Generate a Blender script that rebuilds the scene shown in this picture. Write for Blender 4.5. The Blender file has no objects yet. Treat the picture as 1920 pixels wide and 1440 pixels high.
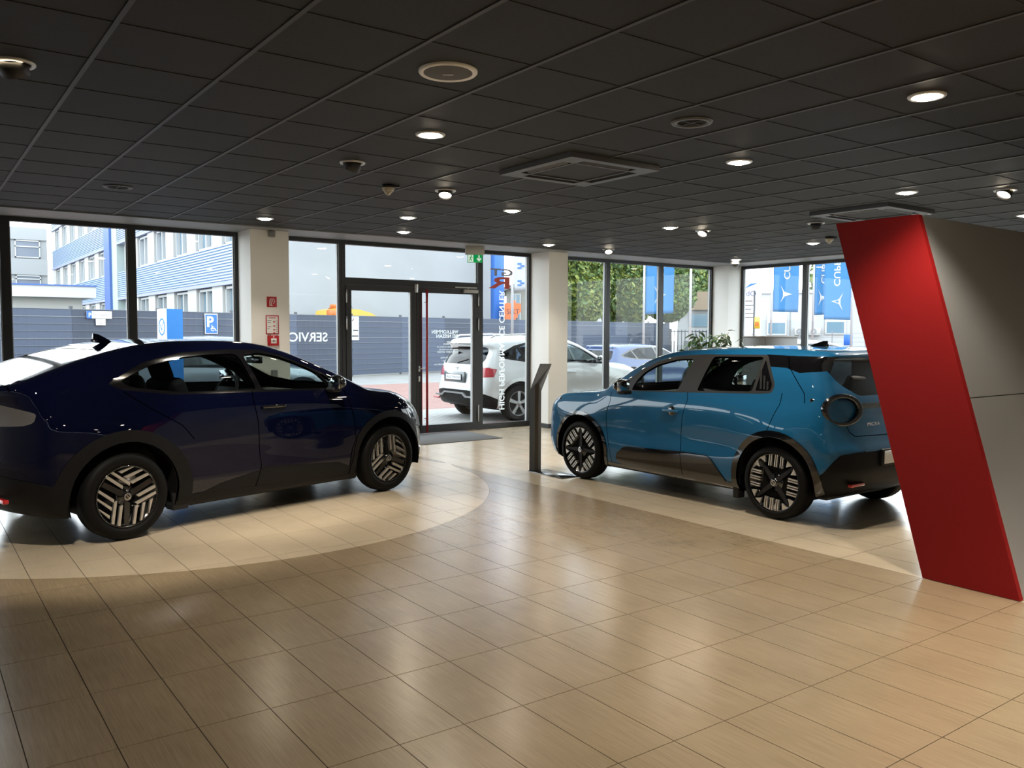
import bpy, bmesh, math, random
import numpy as np
from mathutils import Vector, Matrix, Euler
random.seed(7); RNG = np.random.default_rng(7)
SC = bpy.context.scene
COL = SC.collection
PI = math.pi

# ------------------------------------------------------------------ camera
# world: X along the glass front, Y towards the glass front, Z up, metres; floor z=0, ceiling z=3.0
F_PX, PITCH, ROLL, YAW, EYE = 1580.0, -0.0606, 0.0037, -math.radians(35.9), (0.0, 0.0, 1.62)
cam_d = bpy.data.cameras.new('camera'); cam = bpy.data.objects.new('camera', cam_d); COL.objects.link(cam)
cam_d.sensor_fit = 'HORIZONTAL'; cam_d.sensor_width = 36.0; cam_d.lens = F_PX * 36.0 / 1920.0
cam_d.clip_start = 0.05; cam_d.clip_end = 600
cy, sy, cp, sp = math.cos(YAW), math.sin(YAW), math.cos(PITCH), math.sin(PITCH)
c_f = Vector((-sy*cp, cy*cp, sp)); c_r = Vector((cy, sy, 0)); c_u = c_r.cross(c_f)
c_r, c_u = math.cos(ROLL)*c_r + math.sin(ROLL)*c_u, -math.sin(ROLL)*c_r + math.cos(ROLL)*c_u
cam.matrix_world = Matrix(((c_r.x, c_u.x, -c_f.x, EYE[0]), (c_r.y, c_u.y, -c_f.y, EYE[1]), (c_r.z, c_u.z, -c_f.z, EYE[2]), (0, 0, 0, 1)))
SC.camera = cam
def ray(px, py):                                   # direction of a photo pixel (1920x1440)
    return c_r*((px-960)/F_PX) - c_u*((py-720)/F_PX) + c_f
def onz(px, py, z): d = ray(px, py); return Vector(EYE) + d*((z-EYE[2])/d.z)
def ony(px, py, y): d = ray(px, py); return Vector(EYE) + d*((y-EYE[1])/d.y)
def onx(px, py, x): d = ray(px, py); return Vector(EYE) + d*((x-EYE[0])/d.x)

# ------------------------------------------------------------------ world, exposure
W = bpy.data.worlds.new('overcast_sky'); SC.world = W; W.use_nodes = True
wn = W.node_tree.nodes; wl = W.node_tree.links; wn.clear()
w_out = wn.new('ShaderNodeOutputWorld'); w_bg = wn.new('ShaderNodeBackground')
w_tc = wn.new('ShaderNodeTexCoord'); w_sep = wn.new('ShaderNodeSeparateXYZ'); w_rmp = wn.new('ShaderNodeValToRGB')
w_rmp.color_ramp.elements[0].position = 0.0; w_rmp.color_ramp.elements[0].color = (0.93, 0.97, 1.0, 1)
w_rmp.color_ramp.elements[1].position = 0.9; w_rmp.color_ramp.elements[1].color = (0.80, 0.90, 1.0, 1)
wl.new(w_tc.outputs['Generated'], w_sep.inputs[0]); wl.new(w_sep.outputs['Z'], w_rmp.inputs[0])
wl.new(w_rmp.outputs[0], w_bg.inputs[0]); w_bg.inputs[1].default_value = 2.75
wl.new(w_bg.outputs[0], w_out.inputs[0])
LAMP_W = 92.0                                       # watts of one ceiling downlight
SC.view_settings.view_transform = 'Standard'; SC.view_settings.look = 'None'
SC.view_settings.gamma = 1.0; SC.view_settings.use_curve_mapping = False
SC.view_settings.exposure = 1.05
SC.cycles.use_denoising = True
SC.cycles.max_bounces = 10; SC.cycles.transparent_max_bounces = 24
SC.cycles.diffuse_bounces = 4; SC.cycles.glossy_bounces = 4; SC.cycles.sample_clamp_indirect = 6.0
SC.cycles.caustics_reflective = False; SC.cycles.caustics_refractive = False

# ------------------------------------------------------------------ helpers
def tag(o, label=None, cat=None, group=None, kind=None):
    if label: o['label'] = label
    if cat: o['category'] = cat
    if group: o['group'] = group
    if kind: o['kind'] = kind
    return o
def empty(name, loc=(0, 0, 0), rz=0.0, parent=None):
    o = bpy.data.objects.new(name, None); COL.objects.link(o)
    o.location = loc; o.rotation_euler = (0, 0, rz); o.empty_display_size = 0.1
    if parent: o.parent = parent
    return o
MATS = {}
def srgb(r, g, b):
    f = lambda c: (c/255/12.92) if c/255 <= 0.04045 else ((c/255+0.055)/1.055)**2.4
    return (f(r), f(g), f(b))
def mat(name, col=(0.5, 0.5, 0.5), rough=0.5, metal=0.0, coat=0.0, emit=None, estr=0.0, spec=0.5, noise=None, bump=None, coat_rough=0.03):
    """plain principled material; noise=(scale, amount, (sx,sy,sz)) varies colour, bump=(scale, strength)"""
    if name in MATS: return MATS[name]
    m = bpy.data.materials.new(name); m.use_nodes = True; MATS[name] = m
    nt = m.node_tree; b = nt.nodes['Principled BSDF']
    b.inputs['Base Color'].default_value = (*col, 1); b.inputs['Roughness'].default_value = rough
    b.inputs['Metallic'].default_value = metal; b.inputs['Coat Weight'].default_value = coat
    b.inputs['Coat Roughness'].default_value = coat_rough; b.inputs['Specular IOR Level'].default_value = spec
    if emit: b.inputs['Emission Color'].default_value = (*emit, 1); b.inputs['Emission Strength'].default_value = estr
    if noise or bump:
        tc = nt.nodes.new('ShaderNodeTexCoord')
    if noise:
        mp = nt.nodes.new('ShaderNodeMapping'); mp.inputs['Scale'].default_value = noise[2] if len(noise) > 2 else (1, 1, 1)
        nz = nt.nodes.new('ShaderNodeTexNoise'); nz.inputs['Scale'].default_value = noise[0]; nz.inputs['Detail'].default_value = 5
        mx = nt.nodes.new('ShaderNodeMixRGB'); a = noise[1]
        mx.inputs[1].default_value = (*[c*(1-a) for c in col], 1); mx.inputs[2].default_value = (*[min(1, c*(1+a)) for c in col], 1)
        nt.links.new(tc.outputs['Object'], mp.inputs[0]); nt.links.new(mp.outputs[0], nz.inputs['Vector'])
        nt.links.new(nz.outputs[0], mx.inputs[0]); nt.links.new(mx.outputs[0], b.inputs['Base Color'])
    if bump:
        n2 = nt.nodes.new('ShaderNodeTexNoise'); n2.inputs['Scale'].default_value = bump[0]; n2.inputs['Detail'].default_value = 3
        bp = nt.nodes.new('ShaderNodeBump'); bp.inputs['Strength'].default_value = bump[1]; bp.inputs['Distance'].default_value = 0.01
        nt.links.new(tc.outputs['Object'], n2.inputs['Vector']); nt.links.new(n2.outputs[0], bp.inputs['Height'])
        nt.links.new(bp.outputs[0], b.inputs['Normal'])
    return m
def glass(name, tint=(1, 1, 1), refl=1.0, rough=0.0):
    """thin pane: clear or tinted transmission plus a Fresnel reflection"""
    if name in MATS: return MATS[name]
    m = bpy.data.materials.new(name); m.use_nodes = True; MATS[name] = m
    nt = m.node_tree; nt.nodes.clear()
    o = nt.nodes.new('ShaderNodeOutputMaterial'); mx = nt.nodes.new('ShaderNodeMixShader')
    t = nt.nodes.new('ShaderNodeBsdfTransparent'); t.inputs[0].default_value = (*tint, 1)
    g = nt.nodes.new('ShaderNodeBsdfGlossy'); g.inputs['Roughness'].default_value = rough
    # Schlick reflectance of a thin pane, the same from both sides
    ge = nt.nodes.new('ShaderNodeNewGeometry'); dt = nt.nodes.new('ShaderNodeVectorMath'); dt.operation = 'DOT_PRODUCT'
    def mth(op, a=None, b=None):
        n = nt.nodes.new('ShaderNodeMath'); n.operation = op; n.use_clamp = op == 'MULTIPLY_ADD'
        for k, x in enumerate((a, b)):
            if x is None: continue
            if isinstance(x, float): n.inputs[k].default_value = x
            else: nt.links.new(x, n.inputs[k])
        return n
    nt.links.new(ge.outputs['Normal'], dt.inputs[0]); nt.links.new(ge.outputs['Incoming'], dt.inputs[1])
    ab = mth('ABSOLUTE', dt.outputs['Value']); iv = mth('SUBTRACT', 1.0, ab.outputs[0]); pw = mth('POWER', iv.outputs[0], 5.0)
    ma = mth('MULTIPLY_ADD', pw.outputs[0], 1.0-0.045*refl); ma.inputs[2].default_value = 0.045*refl
    nt.links.new(ma.outputs[0], mx.inputs[0])
    nt.links.new(t.outputs[0], mx.inputs[1]); nt.links.new(g.outputs[0], mx.inputs[2]); nt.links.new(mx.outputs[0], o.inputs[0])
    return m
def film_mat(name, col, tr=0.6):
    """thin translucent film or paper, lit through from behind"""
    m = bpy.data.materials.new(name); m.use_nodes = True; MATS[name] = m; nt = m.node_tree; nt.nodes.clear()
    o = nt.nodes.new('ShaderNodeOutputMaterial'); mx = nt.nodes.new('ShaderNodeMixShader'); mx.inputs[0].default_value = tr
    d = nt.nodes.new('ShaderNodeBsdfDiffuse'); t = nt.nodes.new('ShaderNodeBsdfTranslucent')
    d.inputs[0].default_value = (*col, 1); t.inputs[0].default_value = (*col, 1)
    nt.links.new(d.outputs[0], mx.inputs[1]); nt.links.new(t.outputs[0], mx.inputs[2]); nt.links.new(mx.outputs[0], o.inputs[0]); return m
def mesh_obj(name, verts, faces, m=None, parent=None, smooth=False, normals=None):
    me = bpy.data.meshes.new(name); me.from_pydata([tuple(v) for v in verts], [], [tuple(f) for f in faces]); me.update()
    if smooth or normals is not None: me.polygons.foreach_set('use_smooth', [True]*len(me.polygons))
    if normals is not None: me.normals_split_custom_set_from_vertices([tuple(n) for n in normals])
    o = bpy.data.objects.new(name, me); COL.objects.link(o)
    if m: me.materials.append(m)
    if parent: o.parent = parent
    return o
class MB:
    """collects simple shapes and links them as one mesh object"""
    def __init__(s): s.v = []; s.f = []; s.sm = []
    def add(s, v, f, smooth=False, M=None):
        n = len(s.v)
        s.v += [tuple(M @ Vector(p)) if M is not None else tuple(p) for p in v]; s.f += [tuple(i+n for i in q) for q in f]; s.sm += [smooth]*len(f); return s
    def box(s, x0, x1, y0, y1, z0, z1, M=None):
        v = [(x, y, z) for x in (x0, x1) for y in (y0, y1) for z in (z0, z1)]
        f = [(0, 1, 3, 2), (4, 6, 7, 5), (0, 4, 5, 1), (2, 3, 7, 6), (0, 2, 6, 4), (1, 5, 7, 3)]
        return s.add(v, f, False, M)
    def rbox(s, x0, x1, y0, y1, z0, z1, r=0.01, seg=2, M=None):
        bm = bmesh.new(); bmesh.ops.create_cube(bm, size=1)
        for v in bm.verts: v.co = ((x0+x1)/2+v.co.x*(x1-x0), (y0+y1)/2+v.co.y*(y1-y0), (z0+z1)/2+v.co.z*(z1-z0))
        bmesh.ops.bevel(bm, geom=bm.edges[:], offset=r, segments=seg, affect='EDGES', profile=0.5)
        bm.verts.ensure_lookup_table(); s.add([v.co[:] for v in bm.verts], [[v.index for v in f.verts] for f in bm.faces], True, M); bm.free(); return s
    def lathe(s, prof, n=32, M=None, smooth=True, cap=False, a0=0.0, a1=2*PI):
        """profile [(r, h)...] turned about the local Z axis"""
        full = abs(a1-a0-2*PI) < 1e-6; k = n if full else n+1; v = []; f = []
        for i in range(k):
            a = a0+(a1-a0)*i/n
            for r, h in prof: v.append((r*math.cos(a), r*math.sin(a), h))
        p = len(prof)
        for i in range(n):
            j = (i+1) % k
            for q in range(p-1): f.append((i*p+q, j*p+q, j*p+q+1, i*p+q+1))
        if cap and full:
            f.append(tuple(i*p for i in range(k))[::-1]); f.append(tuple(i*p+p-1 for i in range(k)))
        return s.add(v, f, smooth, M)
    def tube(s, pts, r, n=8, M=None, smooth=True, cap=True):
        pts = [Vector(p) for p in pts]; v = []; f = []; rr = r if isinstance(r, (list, tuple)) else [r]*len(pts)
        up = Vector((0, 0, 1))
        for i, p in enumerate(pts):
            d = (pts[min(i+1, len(pts)-1)]-pts[max(i-1, 0)]).normalized()
            a = d.cross(up); a = a.normalized() if a.length > 1e-4 else Vector((1, 0, 0)); b = d.cross(a).normalized()
            for k in range(n):
                t = 2*PI*k/n; v.append(p+a*math.cos(t)*rr[i]+b*math.sin(t)*rr[i])
        for i in range(len(pts)-1):
            for k in range(n): f.append((i*n+k, i*n+(k+1) % n, (i+1)*n+(k+1) % n, (i+1)*n+k))
        if cap: f.append(tuple(range(n))[::-1]); f.append(tuple((len(pts)-1)*n+k for k in range(n)))
        return s.add(v, f, smooth, M)
    def prism(s, poly, h0, h1, axis='y', M=None):
        """polygon [(a, b)...] extruded along axis; (a,b) are (x,z) for y, (y,z) for x, (x,y) for z"""
        n = len(poly); put = {'y': lambda a, b, h: (a, h, b), 'x': lambda a, b, h: (h, a, b), 'z': lambda a, b, h: (a, b, h)}[axis]
        v = [put(a, b, h0) for a, b in poly]+[put(a, b, h1) for a, b in poly]
        f = [tuple(range(n)), tuple(range(2*n-1, n-1, -1))]+[(i, i+n, (i+1) % n+n, (i+1) % n) for i in range(n)]
        return s.add(v, f, False, M)
    def build(s, name, m=None, parent=None, loc=None, rz=None, fixn=True):
        o = mesh_obj(name, s.v, s.f, m, parent)
        if any(s.sm): o.data.polygons.foreach_set('use_smooth', s.sm)
        if fixn:
            bm = bmesh.new(); bm.from_mesh(o.data); bmesh.ops.recalc_face_normals(bm, faces=bm.faces[:]); bm.to_mesh(o.data); bm.free()
        if loc is not None: o.location = loc
        if rz is not None: o.rotation_euler = (0, 0, rz)
        return o
def T(x=0, y=0, z=0): return Matrix.Translation((x, y, z))
def R(a, ax): return Matrix.Rotation(a, 4, ax)
def copy_tree(o, parent=None):
    c = o.copy(); COL.objects.link(c)
    c.parent = parent
    for ch in list(o.children): copy_tree(ch, c)
    return c
def text(name, s, size, m, parent, M, align='LEFT', ext=0.001, sx=1.0, bold=0.0, fit=None):
    """lettering as a thin mesh; local x runs along the line of writing, y up, z towards the reader"""
    cu = bpy.data.curves.new(name, 'FONT'); cu.body = s; cu.size = size; cu.align_x = align; cu.extrude = ext; cu.offset = bold
    cu.resolution_u = 3
    t = bpy.data.objects.new(name+'_curve', cu); COL.objects.link(t)
    bpy.context.view_layer.update()
    me = bpy.data.meshes.new_from_object(t.evaluated_get(bpy.context.evaluated_depsgraph_get()))
    bpy.data.objects.remove(t); bpy.data.curves.remove(cu)
    if fit:
        xs = [v.co.x for v in me.vertices]; sx = fit/max(1e-6, max(xs)-min(xs))
    me.transform(M @ Matrix.Diagonal((sx, 1, 1, 1))); me.materials.clear(); me.materials.append(m); me.name = name
    o = bpy.data.objects.new(name, me); COL.objects.link(o)
    if parent: o.parent = parent
    return o
def frame(origin, right, up):
    """matrix whose x axis is right, y axis up, z towards the reader"""
    r = Vector(right).normalized(); u = Vector(up).normalized(); n = r.cross(u)
    return Matrix(((r.x, u.x, n.x, origin[0]), (r.y, u.y, n.y, origin[1]), (r.z, u.z, n.z, origin[2]), (0, 0, 0, 1)))
def clip(poly, nx, ny, c):
    """part of a convex polygon with nx*x+ny*y<=c"""
    out = []
    for i, a in enumerate(poly):
        b = poly[(i+1) % len(poly)]; da = nx*a[0]+ny*a[1]-c; db = nx*b[0]+ny*b[1]-c
        if da <= 0: out.append(a)
        if da*db < 0: t = da/(da-db); out.append((a[0]+(b[0]-a[0])*t, a[1]+(b[1]-a[1])*t))
    return out
# ------------------------------------------------------------------ room shell
X0, X1, Y0, Y1, ZC = -6.0, 14.0, -6.0, 11.75, 3.0
def floor_mat(name, col, dark, rough):
    m = bpy.data.materials.new(name); m.use_nodes = True; nt = m.node_tree; b = nt.nodes['Principled BSDF']
    g = nt.nodes.new('ShaderNodeNewGeometry'); oi = nt.nodes.new('ShaderNodeObjectInfo')
    mp = nt.nodes.new('ShaderNodeMapping'); mp.inputs['Scale'].default_value = (140, 4, 1)
    ad = nt.nodes.new('ShaderNodeVectorMath'); ad.operation = 'ADD'
    cb = nt.nodes.new('ShaderNodeCombineXYZ'); mu = nt.nodes.new('ShaderNodeMath'); mu.operation = 'MULTIPLY'; mu.inputs[1].default_value = 40
    nt.links.new(oi.outputs['Random'], mu.inputs[0]); nt.links.new(mu.outputs[0], cb.inputs[1])
    nt.links.new(g.outputs['Position'], mp.inputs[0]); nt.links.new(mp.outputs[0], ad.inputs[0]); nt.links.new(cb.outputs[0], ad.inputs[1])
    nz = nt.nodes.new('ShaderNodeTexNoise'); nz.inputs['Scale'].default_value = 1.0; nz.inputs['Detail'].default_value = 6; nz.inputs['Roughness'].default_value = 0.65
    nt.links.new(ad.outputs[0], nz.inputs['Vector'])
    cr = nt.nodes.new('ShaderNodeValToRGB'); cr.color_ramp.elements[0].position = 0.28; cr.color_ramp.elements[1].position = 0.72
    cr.color_ramp.elements[0].color = (*dark, 1); cr.color_ramp.elements[1].color = (*col, 1)
    nt.links.new(nz.outputs[0], cr.inputs[0])
    big = nt.nodes.new('ShaderNodeTexNoise'); big.inputs['Scale'].default_value = 2.2; big.inputs['Detail'].default_value = 3
    nt.links.new(g.outputs['Position'], big.inputs['Vector'])
    hv = nt.nodes.new('ShaderNodeHueSaturation'); ma = nt.nodes.new('ShaderNodeMapRange')
    ma.inputs[1].default_value = 0.3; ma.inputs[2].default_value = 0.7; ma.inputs[3].default_value = 0.93; ma.inputs[4].default_value = 1.07
    nt.links.new(big.outputs[0], ma.inputs[0]); nt.links.new(ma.outputs[0], hv.inputs['Value']); nt.links.new(cr.outputs[0], hv.inputs['Color'])
    nt.links.new(hv.outputs[0], b.inputs['Base Color'])
    r2 = nt.nodes.new('ShaderNodeMapRange'); r2.inputs[3].default_value = rough-0.012; r2.inputs[4].default_value = rough+0.018
    nt.links.new(big.outputs[0], r2.inputs[0]); nt.links.new(r2.outputs[0], b.inputs['Roughness'])
    bp = nt.nodes.new('ShaderNodeBump'); bp.inputs['Strength'].default_value = 0.03; bp.inputs['Distance'].default_value = 0.001
    nt.links.new(nz.outputs[0], bp.inputs['Height']); nt.links.new(bp.outputs[0], b.inputs['Normal'])
    b.inputs['Specular IOR Level'].default_value = 0.6
    b.inputs['Coat Weight'].default_value = 0.5; b.inputs['Coat Roughness'].default_value = 0.24; b.inputs['Coat IOR'].default_value = 1.55
    return m
M_WOOD = floor_mat('wood_look_tile', (0.315, 0.24, 0.150), (0.23, 0.171, 0.104), 0.24)
M_PALE = floor_mat('pale_tile', (0.52, 0.43, 0.31), (0.47, 0.385, 0.275), 0.22)
M_GROUT = mat('grout', (0.05, 0.036, 0.026), 0.9)
fl = tag(MB().box(X0, X1, Y0, Y1, -0.2, -0.0035).build('floor', M_GROUT), 'tiled showroom floor with a pale circle under the dark car', None, None, 'structure')
TX, TY, TX0, TY0, JN = 0.3015, 0.6065, 2.14, 2.262, 0.0042
CIRC, CR_, BORD = (2.31, 8.83), 3.08, TX0+11*TX
def tile_mesh(name, polys, m, org):
    v = []; f = []
    for P in polys:
        n = len(P); k = len(v); cx = sum(p[0] for p in P)/n; cyy = sum(p[1] for p in P)/n
        v += [(p[0]-org[0], p[1]-org[1], -0.008) for p in P]+[(p[0]-org[0], p[1]-org[1], 0.0) for p in P]
        f += [tuple(k+n+i for i in range(n))]+[(k+i, k+(i+1) % n, k+n+(i+1) % n, k+n+i) for i in range(n)]
    me = bpy.data.meshes.new(name); me.from_pydata(v, [], f); me.materials.append(m); return me
def cam_px(p):
    q = Vector(p)-Vector(EYE); z = q.dot(c_f)
    return (None if z < 0.2 else (960+F_PX*q.dot(c_r)/z, 720-F_PX*q.dot(c_u)/z))
def seen_area(pts):
    P = [cam_px(p) for p in pts]
    if any(p is None for p in P): return 0
    if max(p[0] for p in P) < 0 or min(p[0] for p in P) > 1920 or max(p[1] for p in P) < 0 or min(p[1] for p in P) > 1440: return 0
    P = [(min(max(p[0], 0), 1920), min(max(p[1], 0), 1440)) for p in P]
    return abs(sum(P[i][0]*P[(i+1) % len(P)][1]-P[(i+1) % len(P)][0]*P[i][1] for i in range(len(P))))/2
tiles = []
for i in range(math.floor((X0-TX0)/TX), math.ceil((X1-TX0)/TX)):
    for j in range(math.floor((Y0-TY0)/TY), math.ceil((Y1-TY0)/TY)):
        a0, a1 = max(X0, TX0+i*TX+JN/2), min(X1, TX0+(i+1)*TX-JN/2); b0, b1 = max(Y0, TY0+j*TY+JN/2), min(Y1, TY0+(j+1)*TY-JN/2)
        if a1-a0 < 0.02 or b1-b0 < 0.02: continue
        ar = seen_area([(a0, b0, 0), (a1, b0, 0), (a1, b1, 0), (a0, b1, 0)])
        # parts of the photograph where floor can show at all
        tiles.append((ar, a0, a1, b0, b1))
tiles.sort(key=lambda t: -t[0])
full = {}
rest = {'pale': [], 'wood': []}
n_single = 0
def cdist(x, y): return math.hypot(x-CIRC[0], y-CIRC[1])
def hidden_floor(x, y):                             # under the cars or behind the slanted wall: shows nothing
    return (x > 5.6 and y < 3.2) or (6.25 < x < 7.7 and 3.9 < y < 7.7) or (1.2 < x < 4.4 and 8.6 < y < 11.0) or x < 0.2 and y > 8.2
for ar, a0, a1, b0, b1 in tiles:
    cor = [(a0, b0), (a1, b0), (a1, b1), (a0, b1)]; ds = [cdist(*c) for c in cor]
    if a0 > BORD-0.05 or max(ds) < CR_: pieces = [('pale', [cor])]
    elif min(ds) > CR_+0.02 and not (a0 < CIRC[0] < a1 and b0 < CIRC[1]): pieces = [('wood', [cor])]
    else:
        ins, outs = [], []
        for q in range(4):
            s0, s1 = a0+(a1-a0)*q/4, a0+(a1-a0)*(q+1)/4; st = [(s0, b0), (s1, b0), (s1, b1), (s0, b1)]
            lo = CIRC[1]-math.sqrt(max(0, CR_**2-(s0-CIRC[0])**2)); hi = CIRC[1]-math.sqrt(max(0, CR_**2-(s1-CIRC[0])**2))
            if b0 > CIRC[1]: lo, hi = 2*CIRC[1]-lo, 2*CIRC[1]-hi
            nx, ny = -(hi-lo), (s1-s0); l = math.hypot(nx, ny); nx /= l; ny /= l; c = nx*s0+ny*lo
            below, above = clip(st, nx, ny, c-0.0012), clip(st, -nx, -ny, -c-0.0012)
            if b0 > CIRC[1]: below, above = above, below
            if len(below) > 2: outs.append(below)
            if len(above) > 2: ins.append(above)
        pieces = ([('pale', ins)] if ins else [])+([('wood', outs)] if outs else [])
    for zone, polys in pieces:
        mm = M_PALE if zone == 'pale' else M_WOOD
        if n_single < 298 and ar > 60 and not hidden_floor((a0+a1)/2, (b0+b1)/2):
            simple = polys == [cor] and abs(a1-a0-(TX-JN)) < 1e-6 and abs(b1-b0-(TY-JN)) < 1e-6
            if simple:
                if zone not in full: full[zone] = tile_mesh('tile', polys, mm, (a0, b0)); full[zone+'o'] = (a0, b0)
                me = full[zone]
            else: me = tile_mesh('tile', polys, mm, (a0, b0))
            o = bpy.data.objects.new('tile', me); COL.objects.link(o); o.parent = fl; o.location = (a0, b0, 0); n_single += 1
        else: rest[zone] += polys
for zone, mm in (('pale', M_PALE), ('wood', M_WOOD)):
    o = bpy.data.objects.new('tile_field', tile_mesh('tile_field', rest[zone], mm, (0, 0))); COL.objects.link(o); o.parent = fl; o['kind'] = 'stuff'

# ceiling: dark mineral tiles on a visible grid
M_CT = mat('ceiling_tile', (0.024, 0.0256, 0.0272), 0.68, noise=(90, 0.3), bump=(160, 0.12), spec=0.24)
M_CB = mat('ceiling_bar', (0.058, 0.061, 0.064), 0.5, spec=0.2)
M_BULK = mat('bulkhead_paint', (0.21, 0.218, 0.226), 0.55, spec=0.5)
YCE = 10.93
ce = tag(MB().box(X0, X1, Y0, Y1, ZC+0.03, ZC+0.25).build('ceiling', mat('ceiling_slab', (0.03, 0.03, 0.03), 0.9)), 'dark suspended tile ceiling over the showroom', None, None, 'structure')
CG, CX0, CY0 = 0.625, 0.8273, 3.5597
ct = bpy.data.meshes.new('ceiling_tile')
h = (CG-0.012)/2; v = [(-h, -h, 0.006), (h, -h, 0.006), (h, h, 0.006), (-h, h, 0.006), (-h, -h, 0.024), (h, -h, 0.024), (h, h, 0.024), (-h, h, 0.024)]
ct.from_pydata(v, [], [(3, 2, 1, 0), (4, 5, 6, 7), (0, 1, 5, 4), (1, 2, 6, 5), (2, 3, 7, 6), (3, 0, 4, 7)]); ct.materials.append(M_CT)
cells = []
for i in range(math.floor((X0-CX0)/CG), math.ceil((X1-CX0)/CG)):
    for j in range(math.floor((Y0-CY0)/CG), math.ceil((YCE-CY0)/CG)):
        x, y = CX0+(i+0.5)*CG, CY0+(j+0.5)*CG
        if x-h < X0 or x+h > X1 or y-h < Y0: continue
        cells.append((seen_area([(x-h, y-h, ZC), (x+h, y-h, ZC), (x+h, min(y+h, YCE), ZC), (x-h, min(y+h, YCE), ZC)]), x, y))
cells.sort(key=lambda t: -t[0]); field = MB()
for k, (ar, x, y) in enumerate(cells):
    if k < 298 and ar > 100 and y+h < YCE:
        o = bpy.data.objects.new('ceiling_tile', ct); COL.objects.link(o); o.parent = ce; o.location = (x, y, ZC)
    else: field.box(x-h, x+h, y-h, min(y+h, YCE), ZC+0.006, ZC+0.024)
field.build('ceiling_tile_field', M_CT, ce)['kind'] = 'stuff'
for i in range(math.floor((X0-CX0)/CG)+1, math.ceil((X1-CX0)/CG)):
    MB().box(CX0+i*CG-0.012, CX0+i*CG+0.012, Y0, YCE, ZC, ZC+0.03).build('main_bar', M_CB, ce)
for j in range(math.floor((Y0-CY0)/CG)+1, math.ceil((YCE-CY0)/CG)):
    MB().box(X0, X1, CY0+j*CG-0.005, CY0+j*CG+0.005, ZC+0.003, ZC+0.03).build('cross_bar', M_CT, ce)
tag(MB().box(X0, X1, YCE, Y1, ZC-0.012, ZC+0.03).build('trim_1', M_BULK), 'plain grey plaster strip above the window front', None, None, 'structure')
tag(MB().box(X1-0.8, X1, 3.9, YCE, ZC-0.012, ZC+0.0055).build('trim_2', M_BULK), 'plain grey plaster strip above the side windows', None, None, 'structure')

M_WALL = mat('wall_paint', (0.62, 0.61, 0.58), 0.8, spec=0.3)
M_COLW = mat('column_paint', (0.80, 0.79, 0.76), 0.7, spec=0.3)
M_BASE = mat('dark_base', (0.035, 0.036, 0.038), 0.6)
tag(MB().box(X0, X1, Y0-0.2, Y0, 0, ZC).build('wall_back', M_WALL), 'pale painted wall at the back of the showroom', None, None, 'structure')
tag(MB().box(X0-0.2, X0, Y0, Y1, 0, ZC).build('wall_left', M_WALL), 'pale painted side wall of the showroom', None, None, 'structure')
tag(MB().box(X1, X1+0.2, Y0, 3.9, 0, ZC).build('wall_right', M_WALL), 'pale painted wall beside the side windows', None, None, 'structure')
# outside top of the front, above the window heads
tag(MB().box(X0-0.2, X1+0.2, Y1-0.02, Y1+0.28, ZC, ZC+0.9).box(X1, X1+0.2, Y0, Y1, ZC, ZC+0.9).build('wall_front', mat('fascia', (0.2, 0.2, 0.21), 0.6)), 'dark fascia above the window front', None, None, 'structure')
for (a, b, c0, d, lab) in ((3.80, 4.33, 11.20, 11.80, 'white square column carrying the fire alarm signs'), (8.87, 9.28, 11.20, 11.80, 'white square column between the door and the tree window'), (13.57, 14.02, 11.30, 11.80, 'white corner column behind the potted plant')):
    o = tag(MB().box(a, b, c0, d, 0, ZC).build('column', M_COLW), lab, 'column', None, 'structure')
    MB().box(a-0.008, b+0.008, c0-0.008, d, 0, 0.075).build('baseboard', M_BASE, o)

# glazing
M_FR = mat('window_frame', (0.022, 0.024, 0.027), 0.45)
M_ALU = mat('aluminium', (0.62, 0.63, 0.64), 0.3, metal=0.9)
M_GAS = mat('pale_gasket', (0.45, 0.47, 0.48), 0.5)
M_GL = glass('window_glass', (0.93, 0.965, 0.955), 0.62)
FW = 0.05
def bay(name, a, b, z0, z1, along, pos, label, dep=0.09, parent=None, pane_name='pane'):
    """one glazed bay: frame of four bars, inner bead and pane; along 'x' at y=pos or along 'y' at x=pos"""
    def bx(m, p0, p1, q0, q1, d0, d1):
        return m.box(p0, p1, pos+d0, pos+d1, q0, q1) if along == 'x' else m.box(pos+d0, pos+d1, p0, p1, q0, q1)
    m = MB(); bx(m, a, a+FW, z0, z1, -dep/2, dep/2); bx(m, b-FW, b, z0, z1, -dep/2, dep/2)
    bx(m, a+FW, b-FW, z0, z0+0.09, -dep/2, dep/2); bx(m, a+FW, b-FW, z1-0.055, z1, -dep/2, dep/2)
    o = m.build(name, M_FR, parent)
    if parent is None: tag(o, label, None, None, 'structure')
    g = MB()
    for (p0, p1, q0, q1) in ((a+FW, a+FW+0.012, z0+0.09, z1-0.055), (b-FW-0.012, b-FW, z0+0.09, z1-0.055)): bx(g, p0, p1, q0, q1, -0.012, 0.03)
    g.build('glazing_bead', M_GAS, o)
    p = MB(); bx(p, a+FW-0.005, b-FW+0.005, z0+0.085, z1-0.05, -0.001, 0.001)
    # a single sheet, so that light crosses one surface
    e = [(a+FW-0.005, z0+0.085), (b-FW+0.005, z0+0.085), (b-FW+0.005, z1-0.05), (a+FW-0.005, z1-0.05)]
    vv = [(q, pos, z) if along == 'x' else (pos, q, z) for q, z in e]
    mesh_obj(pane_name, vv, [(0, 1, 2, 3)], M_GL, o)
    return o
ZW = 2.985
nwin = 0
WIN = {}
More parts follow.
